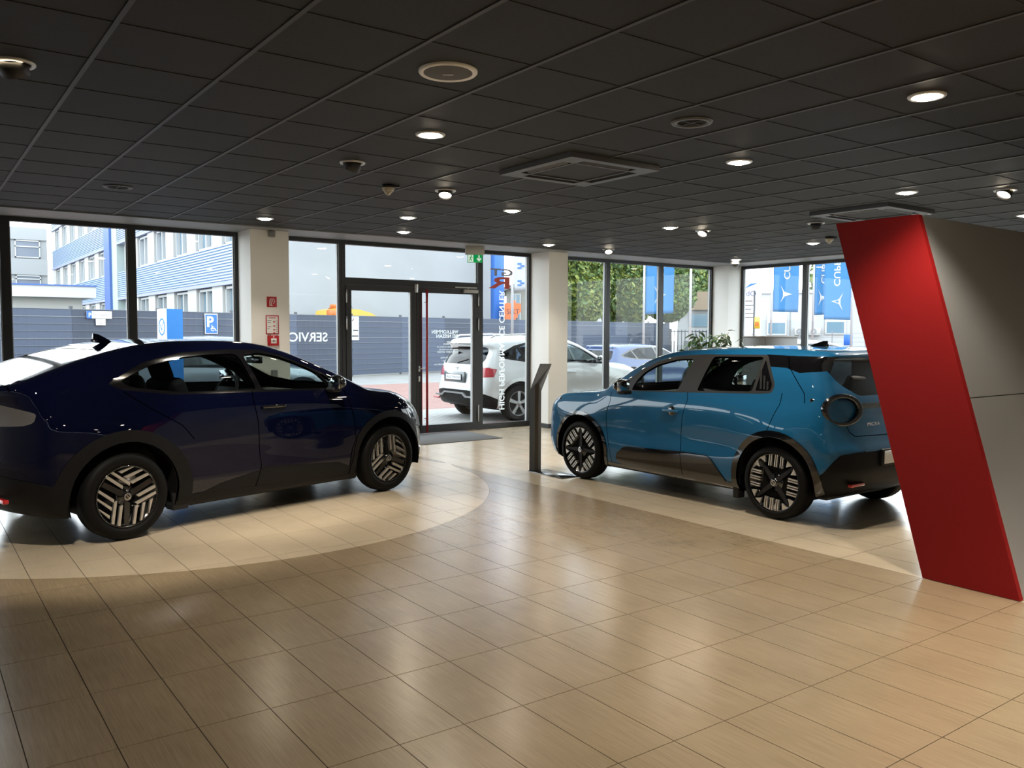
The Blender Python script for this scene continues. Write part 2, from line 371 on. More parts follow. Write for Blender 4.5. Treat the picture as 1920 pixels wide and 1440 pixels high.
for a, b, lab in [(-6.0, -4.57, 0), (-4.57, -3.17, 0), (-3.17, -1.77, 0), (-1.77, -0.37, 0), (-0.37, 1.03, 'window bay beside the grey parked car'), (1.03, 2.43, 'window bay in front of the parking number sign'), (2.43, 3.80, 'window bay in front of the blue slatted building'), (4.33, 5.34, 'window bay with mirrored service lettering'), (7.82, 8.87, 'narrow window beside the door with lettering'), (9.28, 10.67, 'window bay showing the first hedge tree'), (10.67, 12.08, 'window bay showing a gable behind hedge trees'), (12.08, 13.57, 'window bay showing the railing and pole')]:
    nwin += 1
    WIN[a] = bay('window_%d' % nwin, a, b, 0.0, ZW, 'x', Y1, lab or 'window bay further along the glass front')
for a, b, lab in [(9.80, 11.30, 'side window bay with a sky blue flag'), (8.33, 9.80, 'side window bay behind the red panel'), (6.86, 8.33, 0), (5.39, 6.86, 0), (3.9, 5.39, 0)]:
    nwin += 1
    WIN['r%.1f' % a] = bay('window_%d' % nwin, a, b, 0.0, ZW, 'y', X1, lab or 'side window bay hidden behind the slanted wall')

# double entrance door with a light above it
dr = tag(empty('door_1'), 'dark framed double glass entrance door with a light above', None, None, 'structure')
m = MB(); DA, DB = 5.34, 7.82
m.box(DA, DA+0.055, Y1-0.05, Y1+0.05, 0, ZW).box(DB-0.055, DB, Y1-0.05, Y1+0.05, 0, ZW).box(DA+0.055, DB-0.055, Y1-0.05, Y1+0.05, ZW-0.055, ZW).box(DA+0.055, DB-0.055, Y1-0.05, Y1+0.05, 2.34, 2.44)
m.build('door_frame', M_FR, dr)
e = [(DA+0.05, 2.435), (DB-0.05, 2.435), (DB-0.05, ZW-0.05), (DA+0.05, ZW-0.05)]
mesh_obj('pane', [(x, Y1, z) for x, z in e], [(0, 1, 2, 3)], M_GL, dr)
MB().box(DB-0.07, DB-0.055, Y1-0.012, Y1+0.03, 2.44, ZW-0.055).build('glazing_bead', M_GAS, dr)
def leaf(a, b):
    m = MB(); m.box(a, a+0.085, Y1-0.06, Y1+0.02, 0.01, 2.335).box(b-0.085, b, Y1-0.06, Y1+0.02, 0.01, 2.335)
    m.box(a+0.085, b-0.085, Y1-0.06, Y1+0.02, 0.01, 0.135).box(a+0.085, b-0.085, Y1-0.06, Y1+0.02, 2.25, 2.335)
    o = m.build('door_leaf', M_FR, dr)
    e = [(a+0.08, 0.13), (b-0.08, 0.13), (b-0.08, 2.255), (a+0.08, 2.255)]
    mesh_obj('pane', [(x, Y1-0.02, z) for x, z in e], [(0, 1, 2, 3)], M_GL, o)
    MB().box(b-0.1, b-0.085, Y1-0.045, Y1+0.015, 0.135, 2.25).build('glazing_bead', M_GAS, o)
    return o
L1 = leaf(DA+0.06, 6.592); L2 = leaf(6.598, DB-0.06)
for x in (DA+0.06, DB-0.058):
    for z0, z1 in ((0.14, 0.42), (1.66, 1.86), (2.06, 2.26)):
        MB().lathe([(0.0, z0), (0.011, z0), (0.011, z1), (0.0, z1)], 10, T(x, Y1-0.072, 0)).build('hinge', M_ALU, dr)
MB().rbox(6.56, 6.62, Y1-0.075, Y1-0.055, 2.25, 2.38, 0.004).build('flush_bolt', M_ALU, dr)
M_RED = mat('red_lacquer', (0.36, 0.008, 0.012), 0.35, coat=0.4)
pb = MB(); pb.tube([(6.745, Y1-0.13, 0.03), (6.745, Y1-0.13, 2.30)], 0.019, 12)
for z in (0.25, 2.1): pb.tube([(6.745, Y1-0.13, z), (6.745, Y1-0.055, z)], 0.01, 8)
pb.build('pull_bar', M_RED, L2)
MB().box(6.698, 6.702, Y1-0.055, Y1-0.022, 0.135, 2.25).build('pull_bar_reflection', M_RED, L2)  # thin red strip drawn in as the reflection of the pull bar
hm = MB(); hm.rbox(6.625, 6.655, Y1-0.072, Y1-0.06, 1.0, 1.09, 0.004).rbox(6.625, 6.655, Y1-0.072, Y1-0.06, 0.84, 0.93, 0.004)
hm.tube([(6.64, Y1-0.06, 1.05), (6.64, Y1-0.12, 1.05), (6.74, Y1-0.12, 1.05)], 0.011, 8).build('lever_handle', M_ALU, L2)
cm = MB(); cm.rbox(7.46, 7.74, Y1-0.11, Y1-0.055, 2.27, 2.325, 0.008).box(7.30, 7.72, Y1-0.095, Y1-0.075, 2.345, 2.365).tube([(7.55, Y1-0.085, 2.32), (7.55, Y1-0.085, 2.35)], 0.008, 8)
cm.build('door_closer', mat('closer_grey', (0.42, 0.42, 0.41), 0.45, metal=0.3), L2)
M_PAPER = mat('white_paper', (0.8, 0.82, 0.84), 0.6)
pp = mesh_obj('notice_sheet', [(5.485, Y1-0.018, 1.50), (5.625, Y1-0.018, 1.50), (5.625, Y1-0.018, 1.86), (5.485, Y1-0.018, 1.86)], [(0, 1, 2, 3)], film_mat('thin_paper', (0.85, 0.87, 0.9), 0.6), L1)
mat('ink', (0.03, 0.03, 0.04), 0.6)
for z, a_, b_ in ((1.64, 5.53, 5.61), (1.555, 5.51, 5.615)):
    MB().box(a_, b_, Y1-0.0205, Y1-0.0192, z, z+0.016).build('notice_print', MATS['ink'], L1)
MB().prism([(5.505, 1.80), (5.52, 1.785), (5.545, 1.825), (5.538, 1.83), (5.519, 1.80)], Y1-0.0205, Y1-0.0192, 'y').build('notice_tick', M_RED, L1)

# lettering stuck on the glass, read from outside
M_LET = film_mat('white_film', (0.88, 0.90, 0.90), 0.75)
M_LG = film_mat('grey_film', (0.36, 0.34, 0.36), 0.7)
M_LR = film_mat('rust_red_film', (0.46, 0.19, 0.16), 0.7)
def film(s, x, z, size, m, par, y=Y1+0.004, fit=None, bold=0.0):
    return text('lettering', s, size, m, par, frame((x, y, z), (-1, 0, 0), (0, 0, 1)), 'LEFT', 0.0006, 1.0, bold, fit)
film('SERVICE', 5.13, 1.485, 0.185, M_LET, WIN[4.33], fit=0.68, bold=0.003)
YL = Y1-0.015
film('WILLKOMMEN', 7.40, 1.605, 0.08, M_LET, L2, YL, fit=0.50, bold=0.0015)
film('BEI NISSAN', 7.40, 1.535, 0.08, M_LET, L2, YL, fit=0.41, bold=0.0015)
for k, (s, w) in enumerate((('Auto Emotion', 0.22), ('T | 069 67400240', 0.28), ('nissan@auto-emotion.de', 0.40), ('www.auto-emotion.de', 0.36), ('Notruf 0800 5894887', 0.40))):
    film(s, 7.40, 1.465-k*0.043, 0.038, M_LET, L2, YL, fit=w)
for s, x, z, w in (('Freitag', 7.20, 1.205, 0.13), ('Uhr', 7.16, 1.15, 0.06), ('- 14:00 Uhr', 7.14, 1.095, 0.20)):
    film(s, x, z, 0.038, M_LET, L2, YL, fit=w)
text('lettering', 'HIGH PERFORMANCE CENTER', 0.155, M_LET, WIN[7.82], frame((8.24, Y1+0.004, 0.30), (0, 0, 1), (1, 0, 0)), 'LEFT', 0.0006, 1.0, 0.003, 2.03)
film('GT', 8.52, 2.585, 0.165, M_LG, WIN[7.82], fit=0.46, bold=0.005)
film('R', 8.49, 2.375, 0.27, M_LR, WIN[7.82], fit=0.44, bold=0.007)
# ------------------------------------------------------------------ car builder: a smooth implicit body cut into panels
def crv(pts):
    xs = np.array([p[0] for p in pts], float); ys = np.array([p[1] for p in pts], float)
    d = np.diff(ys)/np.diff(xs); mm = np.zeros(len(xs)); mm[1:-1] = np.where(d[:-1]*d[1:] > 0, 2*d[:-1]*d[1:]/np.where(np.abs(d[:-1]+d[1:]) < 1e-9, 1, d[:-1]+d[1:]), 0.0)
    mm[0] = d[0]; mm[-1] = d[-1]
    gx = np.linspace(xs[0], xs[-1], 500); k = np.clip(np.searchsorted(xs, gx)-1, 0, len(xs)-2); hh = xs[k+1]-xs[k]; t = (gx-xs[k])/hh
    gy = (2*t**3-3*t**2+1)*ys[k]+(t**3-2*t**2+t)*hh*mm[k]+(-2*t**3+3*t**2)*ys[k+1]+(t**3-t**2)*hh*mm[k+1]
    ker = np.ones(9)/9; pad = np.concatenate([np.repeat(gy[0], 4), gy, np.repeat(gy[-1], 4)]); gy[6:-6] = np.convolve(pad, ker, 'valid')[6:-6]
    return lambda x: np.interp(x, gx, gy)
def smax(a, b, k): hh = np.maximum(k-np.abs(a-b), 0.0)/k; return np.maximum(a, b)+hh*hh*k*0.25
def smin(a, b, k): return -smax(-a, -b, k)
class Body:
    def __init__(s, sp):
        s.sp = sp; s.top = crv(sp['top']); s.xf = crv(sp['front']); s.xr = crv(sp['rear']); s.plan = crv(sp['plan']); s.sec = crv(sp['sec']); s.belt = crv(sp['belt']); s.bot = crv(sp['bot'])
        s.gh = crv(sp['gh'])
    def f(s, P):
        sp = s.sp; x, y, z = P[:, 0], np.abs(P[:, 1]), P[:, 2]
        w = s.plan(x)+s.sec(z)
        for (bx, bz, rx, rz, am) in sp.get('bulge', ()):   # wheel-arch haunches
            w = w+am*np.exp(-((x-bx)/rx)**2-((z-bz)/rz)**2)
        up = s.gh(x)-sp['tumble']*(z-s.belt(x))-sp.get('tumble2', 0.1)*np.maximum(z-s.belt(x), 0)**2
        w = smin(w, up, sp.get('kb', 0.03))
        fs = (y-w)*0.97
        sl = 0.75
        ft = (z-(s.top(x)-sp['crown']*(y/0.7)**2))*sl
        g = smax(fs, ft, sp.get('kr', 0.10))
        ff = (x-(s.xf(z)-sp['nose'][0]*(y/0.85)**sp['nose'][1]))*0.85
        fr = ((s.xr(z)+sp['tail'][0]*(y/0.85)**sp['tail'][1])-x)*0.85
        g = smax(g, ff, sp.get('kf', 0.08)); g = smax(g, fr, sp.get('kt', 0.07))
        for (cx, cz, half, dep, zz, ymax) in sp.get('dent', ()):   # recess in the tail or nose: plate pocket
            g = g+0*x
        return smax(g, s.bot(x)-z, 0.05)
    def grad(s, P, e=0.004):
        G = np.zeros_like(P)
        for k in range(3):
            d = np.zeros(3); d[k] = e; G[:, k] = (s.f(P+d)-s.f(P-d))/(2*e)
        return G
    def nets(s, h):
        sp = s.sp; xs = np.arange(sp['ext'][0]-2*h, sp['ext'][1]+2*h, h); ys = np.arange(-h/2, sp['ext'][2]+2*h, h); zs = np.arange(sp['ext'][3]-2*h, sp['ext'][4]+2*h, h)
        gx, gy, gz = np.meshgrid(xs, ys, zs, indexing='ij'); sh = gx.shape
        Fv = s.f(np.stack([gx.ravel(), gy.ravel(), gz.ravel()], 1)).reshape(sh); S = Fv < 0
        c = np.zeros((sh[0]-1, sh[1]-1, sh[2]-1), int)
        for a in (0, 1):
            for b in (0, 1):
                for d in (0, 1): c += S[a:sh[0]-1+a, b:sh[1]-1+b, d:sh[2]-1+d]
        mix = (c > 0) & (c < 8); idx = -np.ones(mix.shape, int); idx[mix] = np.arange(mix.sum())
        I = np.argwhere(mix); V = np.zeros((len(I), 3)); N = np.zeros(len(I))
        O = np.array([xs[0], ys[0], zs[0]])
        for ax in range(3):
            o1, o2 = [q for q in range(3) if q != ax]
            for a in (0, 1):
                for b in (0, 1):
                    A = I.copy(); A[:, o1] += a; A[:, o2] += b; B = A.copy(); B[:, ax] += 1
                    fa, fb = Fv[tuple(A.T)], Fv[tuple(B.T)]; cr = (fa < 0) != (fb < 0); t = np.where(cr, fa/np.where(cr, fa-fb, 1), 0)
                    P = O+h*(A+t[:, None]*(B-A)); V[cr] += P[cr]; N[cr] += 1
        V /= N[:, None]; Q = []
        for ax in range(3):
            o1, o2 = [(1, 2), (2, 0), (0, 1)][ax]
            sl = [slice(None)]*3; sl[ax] = slice(0, -1); a = S[tuple(sl)]; sl[ax] = slice(1, None); b = S[tuple(sl)]
            E = np.argwhere(a != b); E = E[(E[:, o1] > 0) & (E[:, o2] > 0) & (E[:, o1] < mix.shape[o1]) & (E[:, o2] < mix.shape[o2])]
            ins = a[tuple(E.T)]
            q = []
            for (u, w) in ((1, 1), (0, 1), (0, 0), (1, 0)):
                Cc = E.copy(); Cc[:, o1] -= u; Cc[:, o2] -= w; q.append(idx[tuple(Cc.T)])
            q = np.stack(q, 1); q[~ins] = q[~ins][:, ::-1]; Q.append(q[(q >= 0).all(1)])
        mid = I[:, 1] == 0
        for it in range(5):
            g = s.grad(V); V = V-(s.f(V)/np.maximum((g*g).sum(1), 0.05))[:, None]*g; V[mid, 1] = 0
        return V, np.concatenate(Q)
VIEW = {'side': (0, 2), 'rear': (1, 2), 'front': (1, 2), 'top': (0, 1)}
class Panels:
    def __init__(s, body, h):
        s.b = body; V, Q = body.nets(h); s.V = [tuple(v) for v in V]; s.F = [list(map(int, q)) for q in Q]
        P = V[Q].mean(1); G = body.grad(P); G /= np.linalg.norm(G, axis=1)[:, None]; s.N = [tuple(g) for g in G]
        cap = len(s.F)*3; s.n = len(s.F); s.lo = np.zeros((cap, 3)); s.hi = np.zeros((cap, 3)); s.Na = np.zeros((cap, 3))
        X = V[Q]; s.lo[:s.n] = X.min(1); s.hi[:s.n] = X.max(1); s.Na[:s.n] = G
    def arrays(s, view):
        ab = list(VIEW[view]); return s.lo[:s.n][:, ab], s.hi[:s.n][:, ab], s.Na[:s.n]
    def upd(s, fi):
        X = np.array([s.V[k] for k in s.F[fi]]); s.lo[fi] = X.min(0); s.hi[fi] = X.max(0)
    def mask(s, view, N):
        return {'side': N[:, 1] > 0.18, 'rear': N[:, 0] < -0.25, 'front': N[:, 0] > 0.25, 'top': N[:, 2] > 0.3}[view]
    def cut_poly(s, view, poly, closed=True, xr=None):
        a_, b_ = VIEW[view]; n = len(poly)
        for i in range(n if closed else n-1):
            p, q = poly[i], poly[(i+1) % n]; lo, hi, N = s.arrays(view)
            m = s.mask(view, N) & (hi[:, 0] >= min(p[0], q[0])) & (lo[:, 0] <= max(p[0], q[0])) & (hi[:, 1] >= min(p[1], q[1])) & (lo[:, 1] <= max(p[1], q[1]))
            d = (q[0]-p[0], q[1]-p[1]); l = math.hypot(*d)
            if l < 1e-6: continue
            nx, ny = -d[1]/l, d[0]/l; c = nx*p[0]+ny*p[1]; new = {}
            for fi in np.nonzero(m)[0]:
                f = s.F[fi]; val = [nx*s.V[k][a_]+ny*s.V[k][b_]-c for k in f]
                s.split(fi, f, val, new)
    def split(s, fi, f, val, new):
        val = [0.0 if abs(v) < 1e-5 else v for v in val]
        if not (min(val) < 0 < max(val)): return
        neg, pos = [], []
        for k in range(len(f)):
            a, b = f[k], f[(k+1) % len(f)]; va, vb = val[k], val[(k+1) % len(f)]
            if va <= 0: neg.append(a)
            if va >= 0: pos.append(a)
            if va*vb < 0:
                key = (min(a, b), max(a, b))
                if key not in new:
                    t = va/(va-vb); A, B = s.V[a], s.V[b]; new[key] = len(s.V); s.V.append(tuple(A[j]+(B[j]-A[j])*t for j in range(3)))
                neg.append(new[key]); pos.append(new[key])
        s.F[fi] = neg; s.F.append(pos); s.N.append(s.N[fi]); s.Na[s.n] = s.Na[fi]; s.n += 1; s.upd(fi); s.upd(s.n-1)
    def cut_level(s, fn, cond=None):
        VA = np.array(s.V); val = fn(VA); new = {}
        C = np.array([VA[f].mean(0) for f in s.F]) if cond else None
        for fi in range(len(s.F)):
            f = s.F[fi]; vv = [val[k] for k in f]
            if min(vv) < 0 < max(vv) and (cond is None or cond(C[fi])): s.split(fi, f, vv, new)
def inpoly(X, poly):
    r = np.zeros(len(X), bool); n = len(poly)
    for i in range(n):
        (x0, y0), (x1, y1) = poly[i], poly[(i+1) % n]
        if y0 == y1: continue
        c = (X[:, 1] < y0) != (X[:, 1] < y1); r ^= c & (X[:, 0] < (x1-x0)*(X[:, 1]-y0)/(y1-y0)+x0)
    return r
def strip(line, w):
    """thin quads along a polyline, for the gaps between panels"""
    out = []
    for p, q in zip(line[:-1], line[1:]):
        d = (q[0]-p[0], q[1]-p[1]); l = math.hypot(*d); n = (-d[1]/l*w/2, d[0]/l*w/2); e = (d[0]/l*w*0.3, d[1]/l*w*0.3)
        out.append([(p[0]-e[0]+n[0], p[1]-e[1]+n[1]), (q[0]+e[0]+n[0], q[1]+e[1]+n[1]), (q[0]+e[0]-n[0], q[1]+e[1]-n[1]), (p[0]-e[0]-n[0], p[1]-e[1]-n[1])])
    return out
def arc(cx, cz, r, a0, a1, n, sx=1.0): return [(cx+sx*r*math.cos(math.radians(a0+(a1-a0)*i/n)), cz+r*math.sin(math.radians(a0+(a1-a0)*i/n))) for i in range(n+1)]
def round_poly(P, r=0.03, n=3):
    out = []
    for i in range(len(P)):
        a, b, c = np.array(P[i-1]), np.array(P[i]), np.array(P[(i+1) % len(P)])
        d1, d2 = a-b, c-b; l1, l2 = np.linalg.norm(d1), np.linalg.norm(d2); t = min(r, l1*0.4, l2*0.4); p, q = b+d1/l1*t, b+d2/l2*t
        for k in range(n+1): u = k/n; out.append(tuple((1-u)**2*p+2*u*(1-u)*b+u*u*q))
    return out
def build_car(root, sp, regions, h=0.025, liner=True):
    """regions in order of priority: dict(name, view, polys, mat, off, split, where); mat None leaves a hole"""
    body = Body(sp); pn = Panels(body, h)
    for rg in regions:
        for poly in rg.get('polys', ()): pn.cut_poly(rg['view'], poly)
        if 'level' in rg: pn.cut_level(rg['level'])
    VA = np.array(pn.V); C = np.array([VA[f].mean(0) for f in pn.F]); FN = np.array(pn.N); lab = -np.ones(len(pn.F), int)
    for ri, rg in enumerate(regions):
        if 'level' in rg: ok = rg['level'](C) < 0
        else:
            a, b = VIEW[rg['view']]; ok = np.zeros(len(C), bool)
            for poly in rg['polys']: ok |= inpoly(C[:, [a, b]], poly)
            ok &= pn.mask(rg['view'], FN) if not rg.get('any') else True
        if 'where' in rg: ok &= rg['where'](C, FN)
        lab[(lab < 0) & ok] = ri
    NV = body.grad(VA); NV /= np.maximum(np.linalg.norm(NV, axis=1), 1e-6)[:, None]
    out = {}
    fa = np.empty(len(pn.F), object)
    for i, f in enumerate(pn.F): fa[i] = f
    def emit(name, faces, m, off, sides, flange, parent):
        v = []; nrm = []; fs = []
        for sd in sides:
            used = sorted({k for f in faces for k in f}); first = {} if sd == sides[0] else {k: mp[k] for k in used if abs(VA[k][1]) < 1e-6}
            fresh = [k for k in used if k not in first]; mp = {k: i+len(v) for i, k in enumerate(fresh)}; mp.update(first)   # the halves share the centre line
            for k in fresh:
                p = VA[k]+NV[k]*off; n = NV[k]
                v.append((p[0], p[1]*sd, p[2])); nrm.append((n[0], n[1]*sd, n[2]))
            cnt = {}
            for f in faces:
                g = [mp[k] for k in f]; g = g if sd > 0 else g[::-1]
                g2 = [g[i] for i in range(len(g)) if g[i] != g[i-1]]
                if len(g2) > 2: fs.append(g2)
                for i in range(len(f)):
                    e = (f[i], f[(i+1) % len(f)]); cnt[e] = cnt.get(e, 0)+1
            if flange:
                for (a, b) in list(cnt):
                    if (b, a) in cnt or a == b or (abs(VA[a][1]) < 1e-6 and abs(VA[b][1]) < 1e-6): continue
                    i0 = len(v); q = []
                    for k, dd in ((a, 0), (b, 0), (b, flange), (a, flange)): p = VA[k]+NV[k]*(off-dd); q.append(p); v.append((p[0], p[1]*sd, p[2]))
                    e1 = q[1]-q[0]; n2 = np.cross(NV[a], e1); l = np.linalg.norm(n2); n2 = -n2/l if l > 1e-9 else NV[a]
                    nrm += [(n2[0], n2[1]*sd, n2[2])]*4; fs.append([i0, i0+1, i0+2, i0+3] if sd > 0 else [i0+3, i0+2, i0+1, i0])
        return mesh_obj(name, v, fs, m, parent, True, nrm)
    for ri, rg in enumerate(regions+[dict(name='body', mat=sp['paint'])]):
        sel = lab == (ri if ri < len(regions) else -1)
        if rg['mat'] is None or not sel.any(): continue
        faces = list(fa[sel])
        par = root if 'parent' not in rg else out[rg['parent']]
        sides = (1, -1)
        if rg.get('split'):
            out[rg['name']] = [emit(rg['name'], faces, rg['mat'], rg.get('off', 0.0), (sd,), rg.get('flange', 0.012), par if not isinstance(par, list) else par[0 if sd > 0 else 1]) for sd in sides]
        else: out[rg['name']] = emit(rg['name'], faces, rg['mat'], rg.get('off', 0.0), sides, rg.get('flange', 0.012), par if not isinstance(par, list) else par[0])
    if liner:
        ok = np.array([lab[i] == -1 or (regions[lab[i]]['mat'] is not None and not regions[lab[i]].get('glass') and not regions[lab[i]].get('noliner')) for i in range(len(lab))]) & (C[:, 2] > sp.get('liner_z', 0.45))
        emit('inner_lining', list(fa[ok]), M_TRIM, -0.03, (1, -1), None, root)
    return out
M_TRIM = mat('cabin_trim', (0.012, 0.012, 0.013), 0.7)
M_RUB = mat('tyre_rubber', (0.005, 0.005, 0.005), 0.6, spec=0.12)
M_PLAS = mat('black_plastic', (0.011, 0.011, 0.012), 0.55, spec=0.25)
M_GLOSS = mat('gloss_black', (0.004, 0.004, 0.005), 0.12, coat=1.0)
M_SILV = mat('machined_alloy', (0.60, 0.575, 0.54), 0.3, metal=0.75)
M_WELL = mat('wheel_well', (0.006, 0.006, 0.006), 0.95, spec=0.1)
M_CHR = mat('chrome', (0.75, 0.75, 0.76), 0.12, metal=1.0)
M_CGL = glass('car_glass', (0.72, 0.80, 0.79), 1.0)
M_CGT = glass('car_glass_tinted', (0.34, 0.38, 0.39), 1.0)
M_CGD = glass('car_glass_dark', (0.035, 0.04, 0.042), 1.0)
def wheel(root, x, side, style, rad, rim, yo, width=0.205, spin=0.0, detail=True):
    """wheel part with tyre, rim face and bars as its pieces; yo is the outer face, side +1 is the car's left"""
    M0 = T(x, side*yo, rad) @ R(-PI/2*side, 'X')                         # local z points outwards; local x forward
    # tyre
    r1 = rim+0.012; p = [(rim-0.005, -width+0.02), (r1, -width+0.004), (rad-0.035, -width), (rad-0.008, -width+0.025), (rad, -width+0.055)]
    for k in range(4):
        zc = -width+0.07+k*(width-0.14)/3
        p += [(rad, zc-0.004), (rad-0.007, zc-0.003), (rad-0.007, zc+0.003), (rad, zc+0.004)] if detail else []
    p += [(rad, -0.055), (rad-0.010, -0.025), (rad-0.022, -0.008), (rad-0.055, 0.0), (rad-0.07, -0.002), (r1+0.006, -0.006), (r1, -0.012), (rim-0.004, -0.016)]
    w = MB().lathe([(0.07, -width+0.05), (rim-0.02, -width+0.04), (rim-0.004, -width+0.02), (rim-0.01, -0.10), (rim-0.002, -0.016), (rim, -0.010), (rim-0.010, -0.012), (rim-0.014, -0.055), (0.0, -0.06)], 40, M0).build('wheel', M_GLOSS if style != 'plain' else M_ALLOY, root)
    MB().lathe(p, 48 if detail else 28, M0).build('tyre', M_RUB, w)
    if style == 'plain':
        b = MB()
        for k in range(5):
            a = spin+2*PI*k/5
            b.prism([(0.03, -0.022), (rim-0.01, -0.035), (rim-0.01, 0.035), (0.03, 0.022)], -0.04, -0.016, 'z', M0 @ R(a, 'Z'))
        b.lathe([(0, -0.012), (0.05, -0.014), (0.06, -0.03)], 20, M0).build('spokes', M_ALLOY, w)
        MB().lathe([(rim-0.03, -0.045), (0.0, -0.05)], 28, M0).build('brake_shadow', M_WELL, w)
        return w
    MB().lathe([(0.0, -0.010), (0.030, -0.010), (0.036, -0.014), (0.04, -0.03), (0.075, -0.036), (0.08, -0.05)], 28, M0).build('hub', M_GLOSS, w)
    e = MB(); e.lathe([(0.019, -0.0095), (0.0225, -0.0085), (0.026, -0.0095)], 24, M0); e.box(-0.022, 0.022, -0.0035, 0.0035, -0.0095, -0.008, M0 @ R(-0.9+spin*0, 'Z')); e.build('emblem', M_CHR, w)
    def bar(pts, z0=-0.034, z1=-0.014): return MB().prism(pts, z0, z1, 'z', M0).build('alloy_bar', M_SILV, w)
    def rot(P, a): c, s_ = math.cos(a), math.sin(a); return [(c*u-s_*v_, s_*u+c*v_) for u, v_ in P]
    mir = side                                                            # seen from outside: forward is right on the right side, left on the left side
    k = rim/0.25
    if style == 'triple':
        for g in range(3):
            a = spin+g*2*PI/3
            for (t, r0, r1_) in ((-0.089, 0.040, 0.222), (-0.038, 0.073, 0.236), (0.085, 0.068, 0.224), (0.144, 0.046, 0.198), (0.204, 0.020, 0.140)):
                q0 = t-0.0115; q1 = t+0.0115
                P = [(r0*k+0.008, q0*k), (r1_*k, q0*k), (r1_*k, q1*k), (r0*k-0.004, q1*k)]
                P = [(u, v_) for u, v_ in rot(P, a)]
                # clip to the rim circle
                P = [(u, v_) if math.hypot(u, v_) < rim-0.012 else (u*(rim-0.012)/math.hypot(u, v_), v_*(rim-0.012)/math.hypot(u, v_)) for u, v_ in P]
                bar(P if side < 0 else [(u, -v_) for u, v_ in P])
            P = rot([(0.03, -0.018*k), (0.225*k, 0.004), (0.225*k, 0.044*k), (0.05, 0.03*k)], a)
            MB().prism(P if side < 0 else [(u, -v_) for u, v_ in P], -0.038, -0.020, 'z', M0).build('spoke', M_GLOSS, w)
    else:
        for g in range(4):
            a = spin+g*PI/2
            for o in (-0.056, 0.0, 0.056):
                for s_ in (-0.0098, 0.0098):
                    c = (o+s_)*k; hw = 0.0052*k; ri = 0.135*k; ro = math.sqrt((0.243*k)**2-c*c)
                    P = rot([(ri, c-hw), (ro, c-hw), (ro, c+hw), (ri, c+hw)], a); bar(P if side < 0 else [(u, -v_) for u, v_ in P])
            b = a+PI/4
            for s_ in (-1, 1):                                            # bright arrow tips at the spoke ends
                P = rot([(0.243*k*math.cos(0.02*s_), 0.243*k*math.sin(0.02*s_)), (0.238*k*math.cos(0.30*s_), 0.238*k*math.sin(0.30*s_)), (0.185*k*math.cos(0.20*s_), 0.185*k*math.sin(0.20*s_)), (0.222*k*math.cos(0.10*s_), 0.222*k*math.sin(0.10*s_))], b)
                bar(P if side < 0 else [(u, -v_) for u, v_ in P])
            P = rot([(0.03, -0.022*k), (0.225*k, -0.011*k), (0.225*k, 0.011*k), (0.03, 0.022*k)], b)
            MB().prism(P if side < 0 else [(u, -v_) for u, v_ in P], -0.040, -0.024, 'z', M0).build('spoke', M_PLAS, w)
            P = rot([(0.055*k, -0.10*k), (0.13*k, -0.088*k), (0.13*k, 0.088*k), (0.055*k, 0.10*k)], a)
            MB().prism(P if side < 0 else [(u, -v_) for u, v_ in P], -0.052, -0.044, 'z', M0).build('cover_plate', M_WELL, w)
    return w
def wheel_well(root, x, side, rad, y0, y1, r):
    M0 = T(x, 0, rad) @ R(-PI/2, 'X'); m = MB(); a, b = side*y0, side*y1
    m.lathe([(r, a), (r, b)], 28, M0, True, False, PI-0.25, 2*PI+0.25); m.lathe([(r, a), (0.02, a)], 28, M0, False, False, PI-0.25, 2*PI+0.25)
    return m.build('wheel_arch_liner', M_WELL, root, fixn=False)
def seat(root, x, y, zb, w=0.50, back=0.62, lean=0.36, m=None):
    m = m or M_TRIM; s = empty('seat', (x, y, 0), 0, root)
    MB().rbox(-0.25, 0.27, -w/2, w/2, zb-0.12, zb+0.06, 0.05, 3).build('cushion', m, s)
    MB().rbox(-0.07, 0.07, -w/2, w/2, 0.0, back, 0.055, 3, T(-0.25, 0, zb+0.02) @ R(-lean, 'Y')).build('backrest', m, s)
    MB().rbox(-0.05, 0.05, -0.14, 0.14, back-0.03, back+0.19, 0.05, 3, T(-0.25, 0, zb+0.02) @ R(-lean, 'Y')).build('headrest', m, s)
    return s
def cabin(root, xf, xs, xr, zb, ysp, zdash, wdash, bench=True):
    MB().box(xr-0.45, xf+0.3, -0.72, 0.72, 0.22, 0.30).build('cabin_floor', M_TRIM, root)
    d = MB().prism([(xf-0.28, zdash-0.02), (xf+0.35, zdash), (xf+0.45, zdash-0.10), (xf+0.2, 0.45), (xf-0.10, 0.45), (xf-0.30, zdash-0.16)], -wdash, wdash, 'y').build('dashboard', M_TRIM, root)
    for y in (-ysp, ysp): seat(root, xs, y, zb)
    if bench:
        MB().rbox(xr-0.2, xr+0.3, -0.62, 0.62, zb-0.12, zb+0.07, 0.05, 2).build('rear_bench', M_TRIM, root)
        b = MB(); b.rbox(-0.07, 0.07, -0.62, 0.62, 0, 0.58, 0.05, 2, T(xr-0.2, 0, zb+0.02) @ R(-0.4, 'Y'))
        for y in (-0.34, 0.34): b.rbox(-0.04, 0.04, -0.12, 0.12, 0.56, 0.70, 0.035, 2, T(xr-0.2, y, zb+0.02) @ R(-0.4, 'Y'))
        b.build('rear_backrest', M_TRIM, root)
